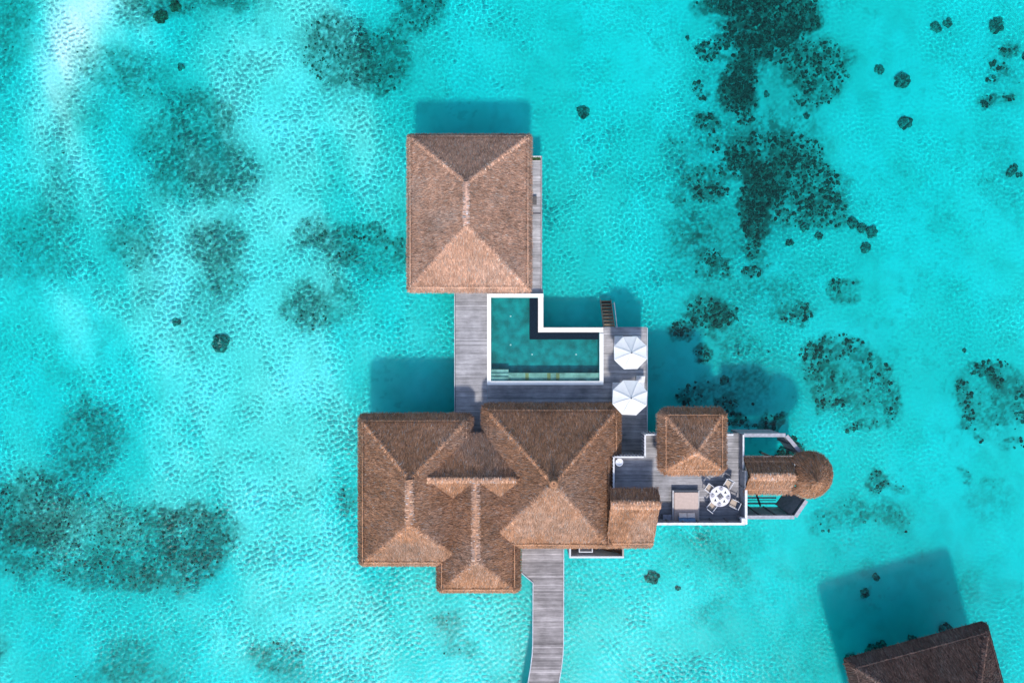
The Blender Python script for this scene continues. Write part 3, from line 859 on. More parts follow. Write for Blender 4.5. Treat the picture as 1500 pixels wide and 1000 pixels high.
# side terrace of the bungalow
st = thing('side_terrace', 'narrow grey plank terrace along the east side of the square roofed bungalow', 'terrace', (2.2, 10., ZD))
m = MB(); tx0, tx1, ty0, ty1 = 1.2, X(794, ZD), Y(428, ZD) + .02, Y(229, ZD)
boards(m, tx0, tx1 - .12, ty0, ty1 - .35, ZD, base=(.42, .40, .41)); m.build('planks', M_WOOD, st)
m = MB(); m.box(tx1 - .11, tx1, ty0, ty1, ZD - .3, ZD + .06, (.28, .27, .30)); m.build('edge_beam', M_WOODV, st)
m = MB(); m.box(tx0, tx1 - .11, ty1 - .12, ty1, ZD - .3, ZD + .10, (.60, .60, .60)); m.build('edge_beam', M_WOODV, st)
m = MB(); m.box(tx0, tx1 - .12, ty0, ty1 - .2, ZD - .25, ZD - .04, (.12, .11, .11)); m.build('joist_frame', M_WOODV, st)
m = MB(); m.box(1.5, tx1 - .14, ty1 - .33, ty1 - .14, ZD - .03, ZD + .05, (.10, .09, .08))
N = 160; cx = rng.uniform(1.7, tx1 - .2, N); cy = rng.uniform(ty1 - .34, ty1 - .15, N); a = rng.uniform(0, 6.28, N)
p = np.stack([cx, cy, np.full(N, ZD + .06)], 1); d = np.stack([np.cos(a) * .09, np.sin(a) * .09, rng.uniform(.02, .12, N)], 1); s = np.stack([-np.sin(a) * .025, np.cos(a) * .025, np.zeros(N)], 1)
m.quads(np.stack([p - s, p + s, p + d + s * .4, p + d - s * .4], 1), np.tile([.05, .11, .04], (N, 1)) * rng.uniform(.6, 1.5, (N, 1)))
m.build('planting_strip', M_CORAL, st)
m = MB(); m.box(X(780, ZD), X(794, ZD) - .13, Y(314, ZD), Y(311, ZD), ZD + .004, ZD + .03, (.13, .12, .13)); m.build('step', M_WOODV, st)
m = MB(); m.box(X(780, ZD), X(786, ZD), Y(300, ZD), Y(288, ZD), ZD + .004, ZD + .25, (.11, .10, .10)); m.build('storage_box', M_WOODV, st)

# ------------------------------------------------------------------ pool deck
deck = thing('pool_deck', 'weathered grey plank sun deck wrapped round the swimming pool', 'deck', (2., -4., ZD))
ZC = 2.85
pw0, pe1, pe2 = X(713.5, ZC), X(796, ZC), X(884, ZC)
pn1, pn2, ps = Y(430, ZC), Y(479.5, ZC), Y(563.5, ZC)
dx0, dx1 = X(665.5, ZD), X(948.5, ZD)
dn1, dn2 = Y(424, ZD), Y(480, ZD)
m = MB()
boards(m, dx0 + .10, pw0 - .01, -9.4, dn1, ZD)
boards(m, pw0, dx1 - .08, -10.6, ps - .01, ZD)
boards(m, pe2 + .01, dx1 - .08, ps, dn2, ZD)
boards(m, pw0, pe1 + .02, pn1 + .01, dn1 + .02, ZD)
m.build('planks', M_WOOD, deck)
for bxs, cc in (((dx0, dx0 + .05, -9.4, dn1, ZD - .35, ZD + .05), (.50, .52, .56)), ((dx1 - .07, dx1, -10.6, dn2, ZD - .35, ZD + .08), (.50, .52, .56)), ((pe2 + .01, dx1 - .08, dn2 + .003, dn2 + .06, ZD - .35, ZD + .02), (.33, .32, .35))):
    MB().box(*bxs, cc).build('edge_beam', M_WOODV, deck)
m = MB(); m.box(dx0 + .06, pw0 - .02, -9.4, dn1, ZD - .28, ZD - .05, (.10, .10, .10)); m.box(pw0, dx1 - .08, -10.6, ps - .01, ZD - .28, ZD - .05, (.10, .10, .10)); m.box(pe2 + .02, dx1 - .08, ps, dn2, ZD - .28, ZD - .05, (.10, .10, .10))
m.build('joist_frame', M_WOODV, deck)
for (x, y) in ((dx0 + .4, 4), (dx0 + .4, .5), (dx0 + .4, -3), (dx0 + .4, -6.), (dx1 - .4, .8), (dx1 - .4, -2.5), (dx1 - .4, -6), (dx1 - .4, -9)):
    pile(deck, x, y, ZD - .28)

# ------------------------------------------------------------------ swimming pool (L shaped)
pool = thing('swimming_pool', 'L shaped swimming pool with white coping set in the plank deck', 'swimming pool', (1., .5, ZD))
WL = 2.71
PF = 1.4                             # pool floor
cw = .34
m = MB(); wht = (.80, .79, .77); cream = (.72, .66, .60)
m.box(pw0, pw0 + cw, ps, pn1, .6, ZC, wht)                                        # west
m.box(pw0 + cw, pe1, pn1 - cw, pn1, .4, ZC, wht)                                  # north
m.box(pw0 + cw, pe2, ps, ps + cw, .4, ZC, wht)                                    # south
m.box(pe2 - cw, pe2, ps + cw, pn2 - .55, .4, ZC, wht)                              # east
ew = .46
m.box(pe1 - ew, pe1, pn2, pn1 - cw, .4, ZC - .06, cream)                           # weir wall, upper arm
m.box(pe1 - ew, pe2, pn2 - .42, pn2, .4, ZC - .10 + .003, cream)                   # weir wall, lower arm
m.box(pe2 - cw, pe2, pn2 - .55, pn2 - .42, .4, ZC - .10, cream)
m.build('coping', M_WHITE, pool)
bx0_, bx1_, by0_, by1_ = pw0 + cw, pe2 - cw, ps + cw, pn1 - cw
m = MB(); tile = (.002, .31, .31)
m.box(bx0_ - .1, bx1_ + .1, by0_ - .1, pn2 - .3, PF - .15, PF, tile); m.box(bx0_ - .1, pe1 - ew + .1, pn2 - .3, by1_ + .1, PF - .15, PF, tile)
m.box(bx0_, bx0_ + .02, by0_, by1_, PF, WL + .02, tile); m.box(bx0_ + .02, bx1_, by0_, by0_ + .02, PF, WL + .02, tile); m.box(bx1_ - .02, bx1_, by0_ + .02, pn2 - .42, PF, WL + .02, tile); m.box(bx0_ + .02, pe1 - ew, by1_ - .02, by1_, PF, WL + .02, tile)
m.build('basin', M_TILE, pool, recv=True)
lx = X(776, WL); ly = Y(497, WL)
m = MB()
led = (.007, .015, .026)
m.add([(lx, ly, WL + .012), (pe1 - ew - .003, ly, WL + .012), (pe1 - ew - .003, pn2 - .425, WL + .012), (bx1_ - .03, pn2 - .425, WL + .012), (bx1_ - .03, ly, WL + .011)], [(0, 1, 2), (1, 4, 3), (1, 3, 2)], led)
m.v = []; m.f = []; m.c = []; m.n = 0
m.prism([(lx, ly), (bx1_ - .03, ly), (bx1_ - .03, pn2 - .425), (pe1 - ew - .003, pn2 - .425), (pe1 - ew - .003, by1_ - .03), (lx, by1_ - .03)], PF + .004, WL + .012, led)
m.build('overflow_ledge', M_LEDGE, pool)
ZB = WL - .22
m = MB()
bn = Y(546, ZB)
xs_ = X(745, ZB)
m.box(xs_, bx1_ - .03, by0_ + .03, bn, PF + .004, ZB, (.50, .54, .46))
for px in (772, 804, 817):
    m.box(X(px - 2.5, ZB), X(px + 2.5, ZB), by0_ + .05, bn - .01, ZB, ZB + .006, (.50, .34, .14))
m.build('bench', M_TILE, pool, recv=True)
for i in range(3):
    yb = Y(541 + i * 5.2, ZB); yc = by0_ + .03 if i == 2 else Y(541 + (i + 1) * 5.2, ZB) + .003
    MB().box(bx0_ + .03, xs_ - .004, yc, yb - .05 if i else yb, PF + .004, WL - .40 + .16 * i, (.56, .60, .54)).build('step', M_TILE, pool, recv=True)
    if i: MB().box(bx0_ + .03, xs_ - .004, yb - .046, yb, PF + .004, WL - .40 + .16 * i - .008, (.30, .42, .38)).build('step_nosing', M_TILE, pool, recv=True)
for (px, py) in ((748, 463), (748, 505), (779.5, 519), (844, 519)):
    x, y, _ = P(px, py, 1.8)
    MB().lathe([(.075, 0), (.075, .05), (.05, .07), (.001, .075)], 14, (x, y, PF + .003), (.95, .95, .92)).build('pool_light', M_WHITE, pool, recv=True)


def pool_wave(x, y):
    z = np.zeros_like(x)
    for (lam, c, s, p) in _W[:30]:
        l2 = lam * 1.3
        z += l2 ** 1.35 * np.sin(2 * math.pi / l2 * (x * c + y * s) + p)
    return WL + z * .0006


pws = sheet('pool_water_upper', np.arange(bx0_ - .05, bx1_ + .1, .09), np.arange(by0_ - .05, pn1, .09), pool_wave, None, M_POOLW, caster=True)
# cut the sheet to the L of the basin
me = pws.data
import bmesh
bm = bmesh.new(); bm.from_mesh(me)
kill = [f for f in bm.faces if (f.calc_center_median().x > pe1 - ew + .02 and f.calc_center_median().y > pn2 - .40) or f.calc_center_median().x > bx1_ + .02 or f.calc_center_median().y > by1_ + .02 or f.calc_center_median().x < bx0_ - .02 or f.calc_center_median().y < by0_ - .02]
bmesh.ops.delete(bm, geom=kill, context='FACES')
bmesh.ops.translate(bm, verts=bm.verts, vec=-pool.location)
bm.to_mesh(me); bm.free()
pws.name = 'pool_surface'; pws.parent = pool

# ------------------------------------------------------------------ sea stairs
sx0, sx1 = X(884, ZD), X(901, ZD)
stairs = thing('sea_stairs', 'narrow brown wooden stairs going down from the deck into the sea beside the pool', 'stairs', ((sx0 + sx1) / 2, dn2 + .1, ZD))
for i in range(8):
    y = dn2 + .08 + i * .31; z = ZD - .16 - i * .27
    MB().rbox(sx0 + .08, sx1 - .08, y, y + .27, z - .05, z, .01, (.22 - .024 * i, .15 - .016 * i, .09 - .009 * i)).build('tread', M_WOODV, stairs, recv=True)  # shade painted in: tread colour darkens with each step down
for x in (sx0 + .03, sx1 - .03):
    MB().bar((x, dn2 + .06, ZD - .15), (x, dn2 + 2.6, ZD - 2.4), .06, .22, (.22, .17, .13)).build('stringer', M_WOODV, stairs, recv=True)
x = sx1 + .06
h = MB(); h.bar((x, dn2 + .02, ZD + .75), (x, dn2 + 2.3, ZD - .9), .06, .05, (.42, .42, .44)); h.bar((x, dn2 + .12, ZD - .1), (x, dn2 + .12, ZD + .68), .06, .06, (.40, .40, .42)); h.bar((x, dn2 + 2.2, ZD - 2.0), (x, dn2 + 2.2, ZD - .85), .06, .06, (.3, .3, .32))
h.build('handrail', M_WOODV, stairs, recv=True)


# ------------------------------------------------------------------ parasols and loungers
def parasol(label, x, y, zrim, r, rise, rot):
    t = thing('parasol', label, 'parasol', (x, y, ZD), rot, 'white parasols on the pool deck')
    n = 8; zr_ = zrim - ZD
    c = MB(); V = []; F = []
    rings = [0.02, .25, .5, .75, 1.0]
    per = n * 4
    for q in rings:
        for k in range(per):
            a = 2 * math.pi * k / per
            u = (k % 4) / 4.
            a0 = 2 * math.pi * (k // 4) / n; a1 = a0 + 2 * math.pi / n
            px_ = (1 - u) * math.cos(a0) + u * math.cos(a1); py_ = (1 - u) * math.sin(a0) + u * math.sin(a1)
            sag = .06 * math.sin(math.pi * u) * q
            V.append((px_ * r * q, py_ * r * q, zr_ + rise * (1 - q) - sag - .05 * math.sin(math.pi * q)))
    for i in range(len(rings) - 1):
        for k in range(per):
            F.append((i * per + k, (i + 1) * per + k, (i + 1) * per + (k + 1) % per, i * per + (k + 1) % per))
    # hanging hem
    o = len(V)
    for k in range(per):
        v = V[(len(rings) - 1) * per + k]; V.append((v[0] * 1.003, v[1] * 1.003, v[2] - .14))
    for k in range(per):
        F.append(((len(rings) - 1) * per + k, o + k, o + (k + 1) % per, (len(rings) - 1) * per + (k + 1) % per))
    c.add(V, F, (.86, .855, .85))
    can = c.build('canopy', M_CANOPY, t, loc=(0, 0, 0))
    s = MB()
    for k in range(n):
        a = 2 * math.pi * k / n
        s.bar((.03 * math.cos(a), .03 * math.sin(a), zr_ + rise + .012), (r * .99 * math.cos(a), r * .99 * math.sin(a), zr_ + .014), .025, .012, (.66, .66, .68))
    s.build('seam', M_CLOTH, can, loc=(0, 0, 0))
    MB().tube((0, 0, .08), (0, 0, zr_ + rise), .035, .035, 10, (.5, .5, .5)).build('pole', M_METAL, t, loc=(0, 0, 0))
    f = MB(); f.lathe([(.05, 0), (.075, .03), (.05, .07), (.015, .12)], 10, (0, 0, zr_ + rise - .01), (.16, .16, .17)); f.build('finial', M_METAL, t, loc=(0, 0, 0))
    MB().lathe([(.32, 0), (.32, .06), (.08, .09), (.05, .2)], 16, (0, 0, .004), (.35, .35, .36)).build('base', M_METAL, t, loc=(0, 0, 0))
    for k in range(n):
        a = 2 * math.pi * k / n
        MB().bar((.06 * math.cos(a), .06 * math.sin(a), zr_ - .25), (r * .55 * math.cos(a), r * .55 * math.sin(a), zr_ + rise * .45 - .07), .02, .02, (.45, .45, .45)).build('rib', M_METAL, t, loc=(0, 0, 0))
    return t


parasol('upper white octagonal parasol, over the loungers beside the sea stairs', 10.04, -.96, 4.6, 1.49, .62, math.radians(24))
parasol('lower white octagonal parasol, against the corner of the big villa roof', 9.87, -4.70, 5.35, 1.55, .62, math.radians(20))


def lounger_proto(label, x, y, rot):
    t = thing('sun_lounger', label, 'sun lounger', (x, y, ZD), rot, 'sun loungers under the parasols')
    f = MB(); wd = (.40, .36, .33)
    f.bar((-.36, -1., .28), (-.36, 1., .28), .05, .08, wd); f.bar((.36, -1., .28), (.36, 1., .28), .05, .08, wd)
    for y_ in (-.98, 0, .98): f.bar((-.33, y_, .28), (.33, y_, .28), .06, .06, wd)
    f.build('frame', M_WOODV, t, loc=(0, 0, 0))
    for sx in (-.35, .35):
        for sy in (-.85, .85):
            MB().box(sx - .03, sx + .03, sy - .03, sy + .03, .004, .24, wd).build('leg', M_WOODV, t, loc=(0, 0, 0))
    MB().rbox(-.37, .37, -1., .42, .325, .43, .03, (.62, .62, .65)).build('cushion', M_CLOTH, t, loc=(0, 0, 0))
    b = MB(); p = [(-.37, .44, .33), (.37, .44, .33), (.37, 1.02, .62), (-.37, 1.02, .62), (-.37, .40, .43), (.37, .40, .43), (.37, .98, .72), (-.37, .98, .72)]
    b.add(p, [(0, 3, 2, 1), (4, 5, 6, 7), (0, 1, 5, 4), (1, 2, 6, 5), (2, 3, 7, 6), (3, 0, 4, 7)], (.62, .62, .65)); b.build('backrest', M_CLOTH, t, loc=(0, 0, 0))
    return t


L1 = lounger_proto('pale grey lounger half hidden by the upper parasol, on its pool side', X(906, 2.75), Y(492, 2.8) - 1.02, 0)
for (lab, x, y) in (('pale grey lounger half hidden by the upper parasol, on its sea side', X(932, 2.75), Y(492, 2.8) - 1.02),
                    ('pale grey lounger with one corner peeping out from the lower parasol, on its pool side', X(903, 2.75), Y(560, 2.8) - 1.02),
                    ('pale grey lounger behind the lower parasol, at the deck edge on its sea side', X(938, 2.75), Y(550, 2.8) - 1.02)):
    c = copy_tree(L1); c.location = (x, y, ZD); c['label'] = lab

# ------------------------------------------------------------------ roof terrace
ter = thing('roof_terrace', 'upper grey plank terrace with white capped railing and screen walls, east of the villa', 'terrace', (14., -11., ZT))
rz = 5.7
rx0, rxn, ry_n, ry_m = X(898, rz), X(945, rz), Y(636.5, rz), Y(668, rz)
wx1 = X(1093, 6.2); wy0 = Y(767, 6.2)
m = MB(); tb = (.335, .323, .34)
boards(m, rx0, wx1 - .05, wy0 + .05, ry_m, ZT, base=tb); boards(m, rxn, wx1 - .05, ry_m, ry_n, ZT, base=tb)
m.build('planks', M_WOOD, ter)
m = MB(); m.box(rx0, wx1, wy0, ry_m, ZT - .34, ZT - .035, (.18, .18, .19)); m.box(rxn, wx1, ry_m, ry_n, ZT - .34, ZT - .035, (.18, .18, .19)); m.build('floor_slab', M_WOODV, ter)
m = MB(); m.box(rx0 + .5, wx1 - .7, wy0 + .6, ry_m - .5, 1.3, ZT - .345, gw); m.box(rxn + .5, wx1 - .7, ry_m - .5, ry_n - .6, 1.3, ZT - .345, gw); m.build('wall', M_WHITE, ter)
capc = (.62, .62, .65)


def railing(p, q, top=True):
    m = MB(); p = np.array(p); q = np.array(q)
    L = np.linalg.norm(q - p); n = max(2, int(L / .27)); d = (q - p) / L
    nrm = np.array((-d[1], d[0]))
    for i in range(n + 1):
        e = p + d * L * i / n
        m.bar((e[0] + nrm[0] * .06, e[1] + nrm[1] * .06, ZT - .30), (e[0] + nrm[0] * .06, e[1] + nrm[1] * .06, rz - .05), .07, .07, (.46, .46, .50))
    m.bar((p[0], p[1], ZT + .12), (q[0], q[1], ZT + .12), .05, .07, (.35, .35, .38))
    m.bar((p[0], p[1], rz), (q[0], q[1], rz), .13, .06, capc)
    m.bar((p[0], p[1], (ZT + rz) / 2), (q[0], q[1], (ZT + rz) / 2), .02, rz - ZT - .1, (.20, .20, .23))  # solid infill panel, added to keep the sun off the deck below
    m.build('railing', M_WOODV, ter)


railing((rx0 + .06, wy0 + 2.8), (rx0 + .06, ry_m - .06)); railing((rx0 + .13, ry_m - .06), (rxn, ry_m - .06)); railing((rxn, ry_m - .13), (rxn, ry_n)); railing((rxn + .07, ry_n), (wx1 - .9, ry_n))
railing((wx1 - .06, ry_n), (wx1 - .06, Y(690, rz)))


def screen(parent, p, q, z0, z1, capw=.20, th=.08, col=(.26, .27, .30), post=1.35, inner=1, capcol=capc):
    """boarded screen wall with posts on its inner side and a pale cap"""
    m = MB(); p = np.array(p, float); q = np.array(q, float); L = np.linalg.norm(q - p); d = (q - p) / L; nr = np.array((-d[1], d[0])) * inner
    nb = max(4, int((z1 - z0) / .16)); hh = (z1 - z0) / nb
    for i in range(nb):
        z = z0 + (i + .5) * hh; g = math.exp(random.gauss(0, .12))
        m.bar((p[0], p[1], z), (q[0], q[1], z), th, hh - .012, tuple(np.array(col) * g))
    w = m.build('screen_wall', M_WOODV, parent)
    n = max(1, round(L / post))
    for i in range(n + 1):
        e = p + d * (L * i / n) + nr * (th / 2 + .045)
        MB().bar((e[0], e[1], z0), (e[0], e[1], z1 - .01), .10, .085, tuple(np.array(col) * .7)).build('post', M_WOODV, w)
    m = MB(); a = p - d * .02; b = q + d * .02
    m.bar((a[0], a[1], z1 + .03), (b[0], b[1], z1 + .03), capw, .05, capcol); m.build('cap', M_WOODV, w)


screen(ter, (wx1, Y(689, 6.)), (wx1, wy0 - .02), ZT, 6.15, inner=-1)
screen(ter, (rx0 + 3.3, wy0), (wx1 - .13, wy0), ZT, 6.15, inner=1)
m = MB(); m.rbox(wx1 - .38, wx1 - .06, wy0 + .10, wy0 + .50, 5.75, 6.25, .03, (.62, .62, .66)); m.box(wx1 - .3, wx1 - .14, wy0 + .2, wy0 + .4, ZT, 5.75, (.3, .3, .33)); m.build('corner_post', M_WOODV, ter)
for (x, y) in ((rxn + 1, ry_n - .3), (wx1 - 1, ry_n - .3), (wx1 - .4, wy0 + .4), (14., wy0 + .4)):
    pile(ter, x, y, ZT - .35, .15)

# terrace lamp
x, y, _ = P(906.5, 676, 5.5)
lamp = thing('terrace_lamp', 'white bowl shaped lamp on a curved stand in the railing corner of the terrace', 'lamp', (x, y, ZT))
m = MB(); m.tube((-.22, .22, 0), (-.22, .22, 1.2), .025, .025, 8, (.12, .12, .13)); m.tube((-.22, .22, 1.2), (0, 0, 1.12), .02, .02, 8, (.12, .12, .13)); m.build('stand', M_METAL, lamp, loc=(0, 0, 0))
m = MB(); m.lathe([(.02, .0), (.20, .04), (.30, .16), (.32, .24), (.29, .24), (.25, .14), (.05, .05)], 20, (0, 0, .82), (.74, .74, .78)); m.build('lamp_shade', M_METAL, lamp, loc=(0, 0, 0))
m = MB(); m.lathe([(.15, 0), (.15, .04), (.03, .06)], 14, (-.22, .22, .004), (.12, .12, .13)); m.build('base', M_METAL, lamp, loc=(0, 0, 0))

# pavilion on the terrace
pav = thing('thatched_pavilion', 'small open pavilion with square shaggy thatched roof on the upper terrace', 'pavilion', (14.85, -8.3, ZT))
zp = 6.7
hip_roof(pav, X(964, zp), X(1064, zp), Y(695, zp), Y(597, zp), zp, ((14.46, -8.65), (14.46, -8.65)), 9.0, out=.52, dn=.62, ch=.5, dens=290)
for (sx, sy) in ((-1, -1), (1, -1), (1, 1), (-1, 1)):
    MB().tube((14.85 + sx * 1.9, -8.3 + sy * 1.85 + .1, ZT), (14.85 + sx * 1.9, -8.3 + sy * 1.85 + .1, zp + .75), .09, .08, 10, (.22, .15, .10)).build('post', M_WOODV, pav)

# ------------------------------------------------------------------ lookout with round roof
tow = thing('lookout_tower', 'keyhole shaped thatched lookout with walled open sides, at the east end of the terrace', 'tower', (22., -11., 2.4))
# roof: lane + round cap in one roof
gx0, gx1 = wx1 - .08, 23.15
zl, zl2 = 5.8, 6.2
n0, n1_ = Y(670, zl), Y(676, zl2); s0, s1_ = Y(723, zl), Y(716.5, zl2)
yl = Y(698, 7.3); zlr = 7.3
sl = [[(gx0, n1_, zl2), (gx1, n1_, zl2), (gx1, yl, zlr), (gx0, yl, zlr)], [(gx0, s1_, zl2), (gx1, s1_, zl2), (gx1, yl, zlr), (gx0, yl, zlr)]]
gx2 = gx1 + .3
sk = [[(gx0, n0, zl), (gx2, n0, zl), (gx2, n1_, zl2), (gx0, n1_, zl2)], [(gx0, s0, zl), (gx2, s0, zl), (gx2, s1_, zl2), (gx0, s1_, zl2)]]
zc0 = 6.2; ccx, ccy, _ = P(1185.5, 695, zc0); cr_ = 1.93; cap_ = (ccx - .25, ccy - .25, 8.2)
nn = 20; edg = [((gx0, n1_, zl2), (gx1, n1_, zl2)), ((gx0, s1_, zl2), (gx1, s1_, zl2))]
for k in range(nn):
    a0, a1 = 2 * math.pi * k / nn, 2 * math.pi * (k + 1) / nn
    I0 = (ccx + (cr_ - .42) * math.cos(a0), ccy + (cr_ - .42) * math.sin(a0), zc0 + .55); I1 = (ccx + (cr_ - .42) * math.cos(a1), ccy + (cr_ - .42) * math.sin(a1), zc0 + .55)
    O0 = (ccx + cr_ * math.cos(a0), ccy + cr_ * math.sin(a0), zc0); O1 = (ccx + cr_ * math.cos(a1), ccy + cr_ * math.sin(a1), zc0)
    sl.append([I0, I1, cap_])
    if math.cos((a0 + a1) / 2) > -.88: sk.append([O0, O1, I1, I0])
thatched_roof('thatched_roof', tow, sl, sk, ridges=[((gx0, yl, zlr), (22.9, yl, zlr - .03))], rw=.2, edges=edg, dens=290)
zw = 5.65
nA = P(1066, 637, zw); nB = P(1150, 637, zw); nC = P(1174, 664, zw); sA = P(1097, 757, zw); sB = P(1163, 757, zw); sC = P(1181, 733, zw)
kw = dict(capw=.30, capcol=(.33, .33, .37), post=1.2)
screen(tow, (wx1 + .02, nB[1]), nB[:2], 2.3, zw, inner=-1, **kw)
screen(tow, (nB[0] + .12, nB[1] - .06), nC[:2], 2.3, zw, inner=-1, **kw)
screen(tow, (wx1 + .16, sA[1]), sB[:2], 2.3, zw, inner=1, **kw)
screen(tow, (sB[0] + .12, sB[1] + .05), sC[:2], 2.3, zw, inner=1, **kw)
bc = (.20, .20, .22)
def beam(p, q, w_, h_, col): MB().bar(p, q, w_, h_, col).build('floor_bar', M_WOODV, tow)
for y in (sA[1] + .35, sA[1] + .85):
    beam((wx1 + .2, y, 2.35), (sB[0] - .2, y, 2.35), .12, .16, (.42, .42, .45))
beam((wx1 + .2, sA[1] + .60, 2.28), (sB[0] - .2, sA[1] + .60, 2.28), .05, .08, bc)
for x in (20.4, 21.8):  # near-black slanted bars crossing the level floor beams
    beam((x, sA[1] + .15, 2.6), (x - .35, sA[1] + 1.5, 2.2), .14, .12, (.06, .06, .07))
m = MB(); boards(m, wx1 + .15, 25.6, -12.1, -10.0, 2.55, base=(.26, .25, .27)); m.build('planks', M_WOOD, tow)
sl_ = MB()
b0, b1 = np.array(sB), np.array(sC); d_ = (b1 - b0) / np.linalg.norm(b1 - b0); nr_ = np.array((d_[1], -d_[0], 0)) * -1
sl_.add([b0 + nr_ * .15 - np.array((0, 0, .3)), b1 + nr_ * .15 - np.array((0, 0, .3)), b1 + nr_ * .85 - np.array((0, 0, 2.2)), b0 + nr_ * .85 - np.array((0, 0, 2.2)),
         b0 + nr_ * .15 - np.array((0, 0, .4)), b1 + nr_ * .15 - np.array((0, 0, .4)), b1 + nr_ * .85 - np.array((0, 0, 2.3)), b0 + nr_ * .85 - np.array((0, 0, 2.3))],
        [(0, 1, 2, 3), (7, 6, 5, 4), (0, 4, 5, 1), (1, 5, 6, 2), (2, 6, 7, 3), (3, 7, 4, 0)], (.20, .205, .22))
sl_.build('sloping_panel', M_WOODV, tow)
for (x, y) in ((20.4, -10.4), (20.4, -11.8), (22.9, -10.2), (22.9, -11.9), (25.4, -10.4), (25.4, -11.7)):
    MB().tube((x, y, -2.6), (x, y, 6.0 if 9.9 < -y < 12.2 else 2.4), .11, .11, 10, (.20, .16, .13)).build('post', M_WOODV, tow, recv=True)

# ------------------------------------------------------------------ terrace furniture
def daybed():
    x0, x1 = X(985, 5.1), X(1024, 5.1); y1 = Y(718, 5.1); y0 = Y(762.5, 5.1)
    cx, cy = (x0 + x1) / 2, (y0 + y1) / 2; hx, hy = (x1 - x0) / 2, (y1 - y0) / 2
    t = thing('daybed', 'square beige outdoor daybed standing at the south wall of the terrace', 'daybed', (cx, cy, ZT))
    m = MB(); g = (.35, .34, .36)
    m.box(-hx, hx, -hy, hy, .12, .30, g); m.box(-hx, -hx + .09, -hy, hy, .30, .46, (.56, .55, .57)); m.box(hx - .05, hx, -hy, hy, .30, .44, (.56, .55, .57)); m.box(-hx + .09, hx - .05, hy - .08, hy, .30, .44, (.13, .15, .18))
    m.build('frame', M_WOODV, t, loc=(0, 0, 0))
    MB().rbox(-hx + .12, hx - .07, -hy + .05, hy - .10, .30, .55, .05, (.50, .39, .345)).build('mattress', M_CLOTH, t, loc=(0, 0, 0))
    MB().rbox(-hx + .16, hx - .05, -hy - .10, -hy - .003, .1, .82, .03, (.50, .50, .55)).build('headboard', M_WOODV, t, loc=(0, 0, 0))
    for sx in (-1, 1):
        for sy in (-1, 1):
            MB().box(sx * (hx - .1) - .05, sx * (hx - .1) + .05, sy * (hy - .1) - .05, sy * (hy - .1) + .05, .004, .12, g).build('leg', M_WOODV, t, loc=(0, 0, 0))
    MB().rbox(-hx + .125, hx - .075, -hy + .06, -hy + .98, .551, .575, .01, (.47, .365, .32)).build('folded_throw', M_CLOTH, t, loc=(0, 0, 0))
    return cx, cy, hx, hy


cx, cy, hx, hy = daybed()


def pillow(label, x, y, z, tilt, col, sx=.36, sy=.24):
    m = MB(); V = []; F = []; n = 8; k = 8
    for side in (1, -1):
        for i in range(n + 1):
            for j in range(k + 1):
                u = i / n * 2 - 1; v = j / k * 2 - 1
                h = .085 * ((1 - u ** 4) * (1 - v ** 4)) ** .5
                pin = 1 - .08 * (1 - abs(u)) * abs(v) ** 3
                V.append((u * sx * (1 - .08 * (1 - v * v) * 0), v * sy * pin, side * h))
    b = (n + 1) * (k + 1)
    for i in range(n):
        for j in range(k):
            a = i * (k + 1) + j
            F.append((a, a + k + 1, a + k + 2, a + 1)); F.append((b + a, b + a + 1, b + a + k + 2, b + a + k + 1))
    ct, s_ = math.cos(tilt), math.sin(tilt)
    V = [(p[0], p[1] * ct - p[2] * s_, p[1] * s_ + p[2] * ct) for p in V]
    m.add(V, F, col)
    o = m.build('pillow', M_CLOTH, None, smooth=True, at=(x, y, z))
    return tag(o, label, 'pillow', 'pillows on the daybed')


beige = (.76, .63, .56); blue = (.16, .27, .42)
for sx, side in ((-.33, 'left'), (.36, 'right')):
    pillow('beige pillow on the daybed, lying on the %s blue one' % side, cx + sx, cy - hy + .56, ZT + .735, math.radians(28) * -1, beige, .33, .22)
    pillow('blue pillow on the daybed, under the %s beige one' % side, cx + sx, cy - hy + .24, ZT + .77, math.radians(50) * -1, blue, .36, .26)

t = thing('side_table', 'low grey slatted side table between daybed and lean-to roof', 'side table', (X(977, 5.), Y(757.5, 5.), ZT))
m = MB()
for i in range(5): m.box(-.36, .36, -.26 + i * .106, -.26 + i * .106 + .09, .36, .40, (.36, .36, .42))
m.build('table_top', M_WOODV, t, loc=(0, 0, 0))
m = MB(); m.box(-.33, .33, -.235, .245, .31, .358, (.24, .24, .28)); m.build('apron', M_WOODV, t, loc=(0, 0, 0))
for sx in (-.3, .3):
    for sy in (-.2, .2): MB().box(sx - .03, sx + .03, sy - .03, sy + .03, .004, .31, (.28, .28, .32)).build('leg', M_WOODV, t, loc=(0, 0, 0))

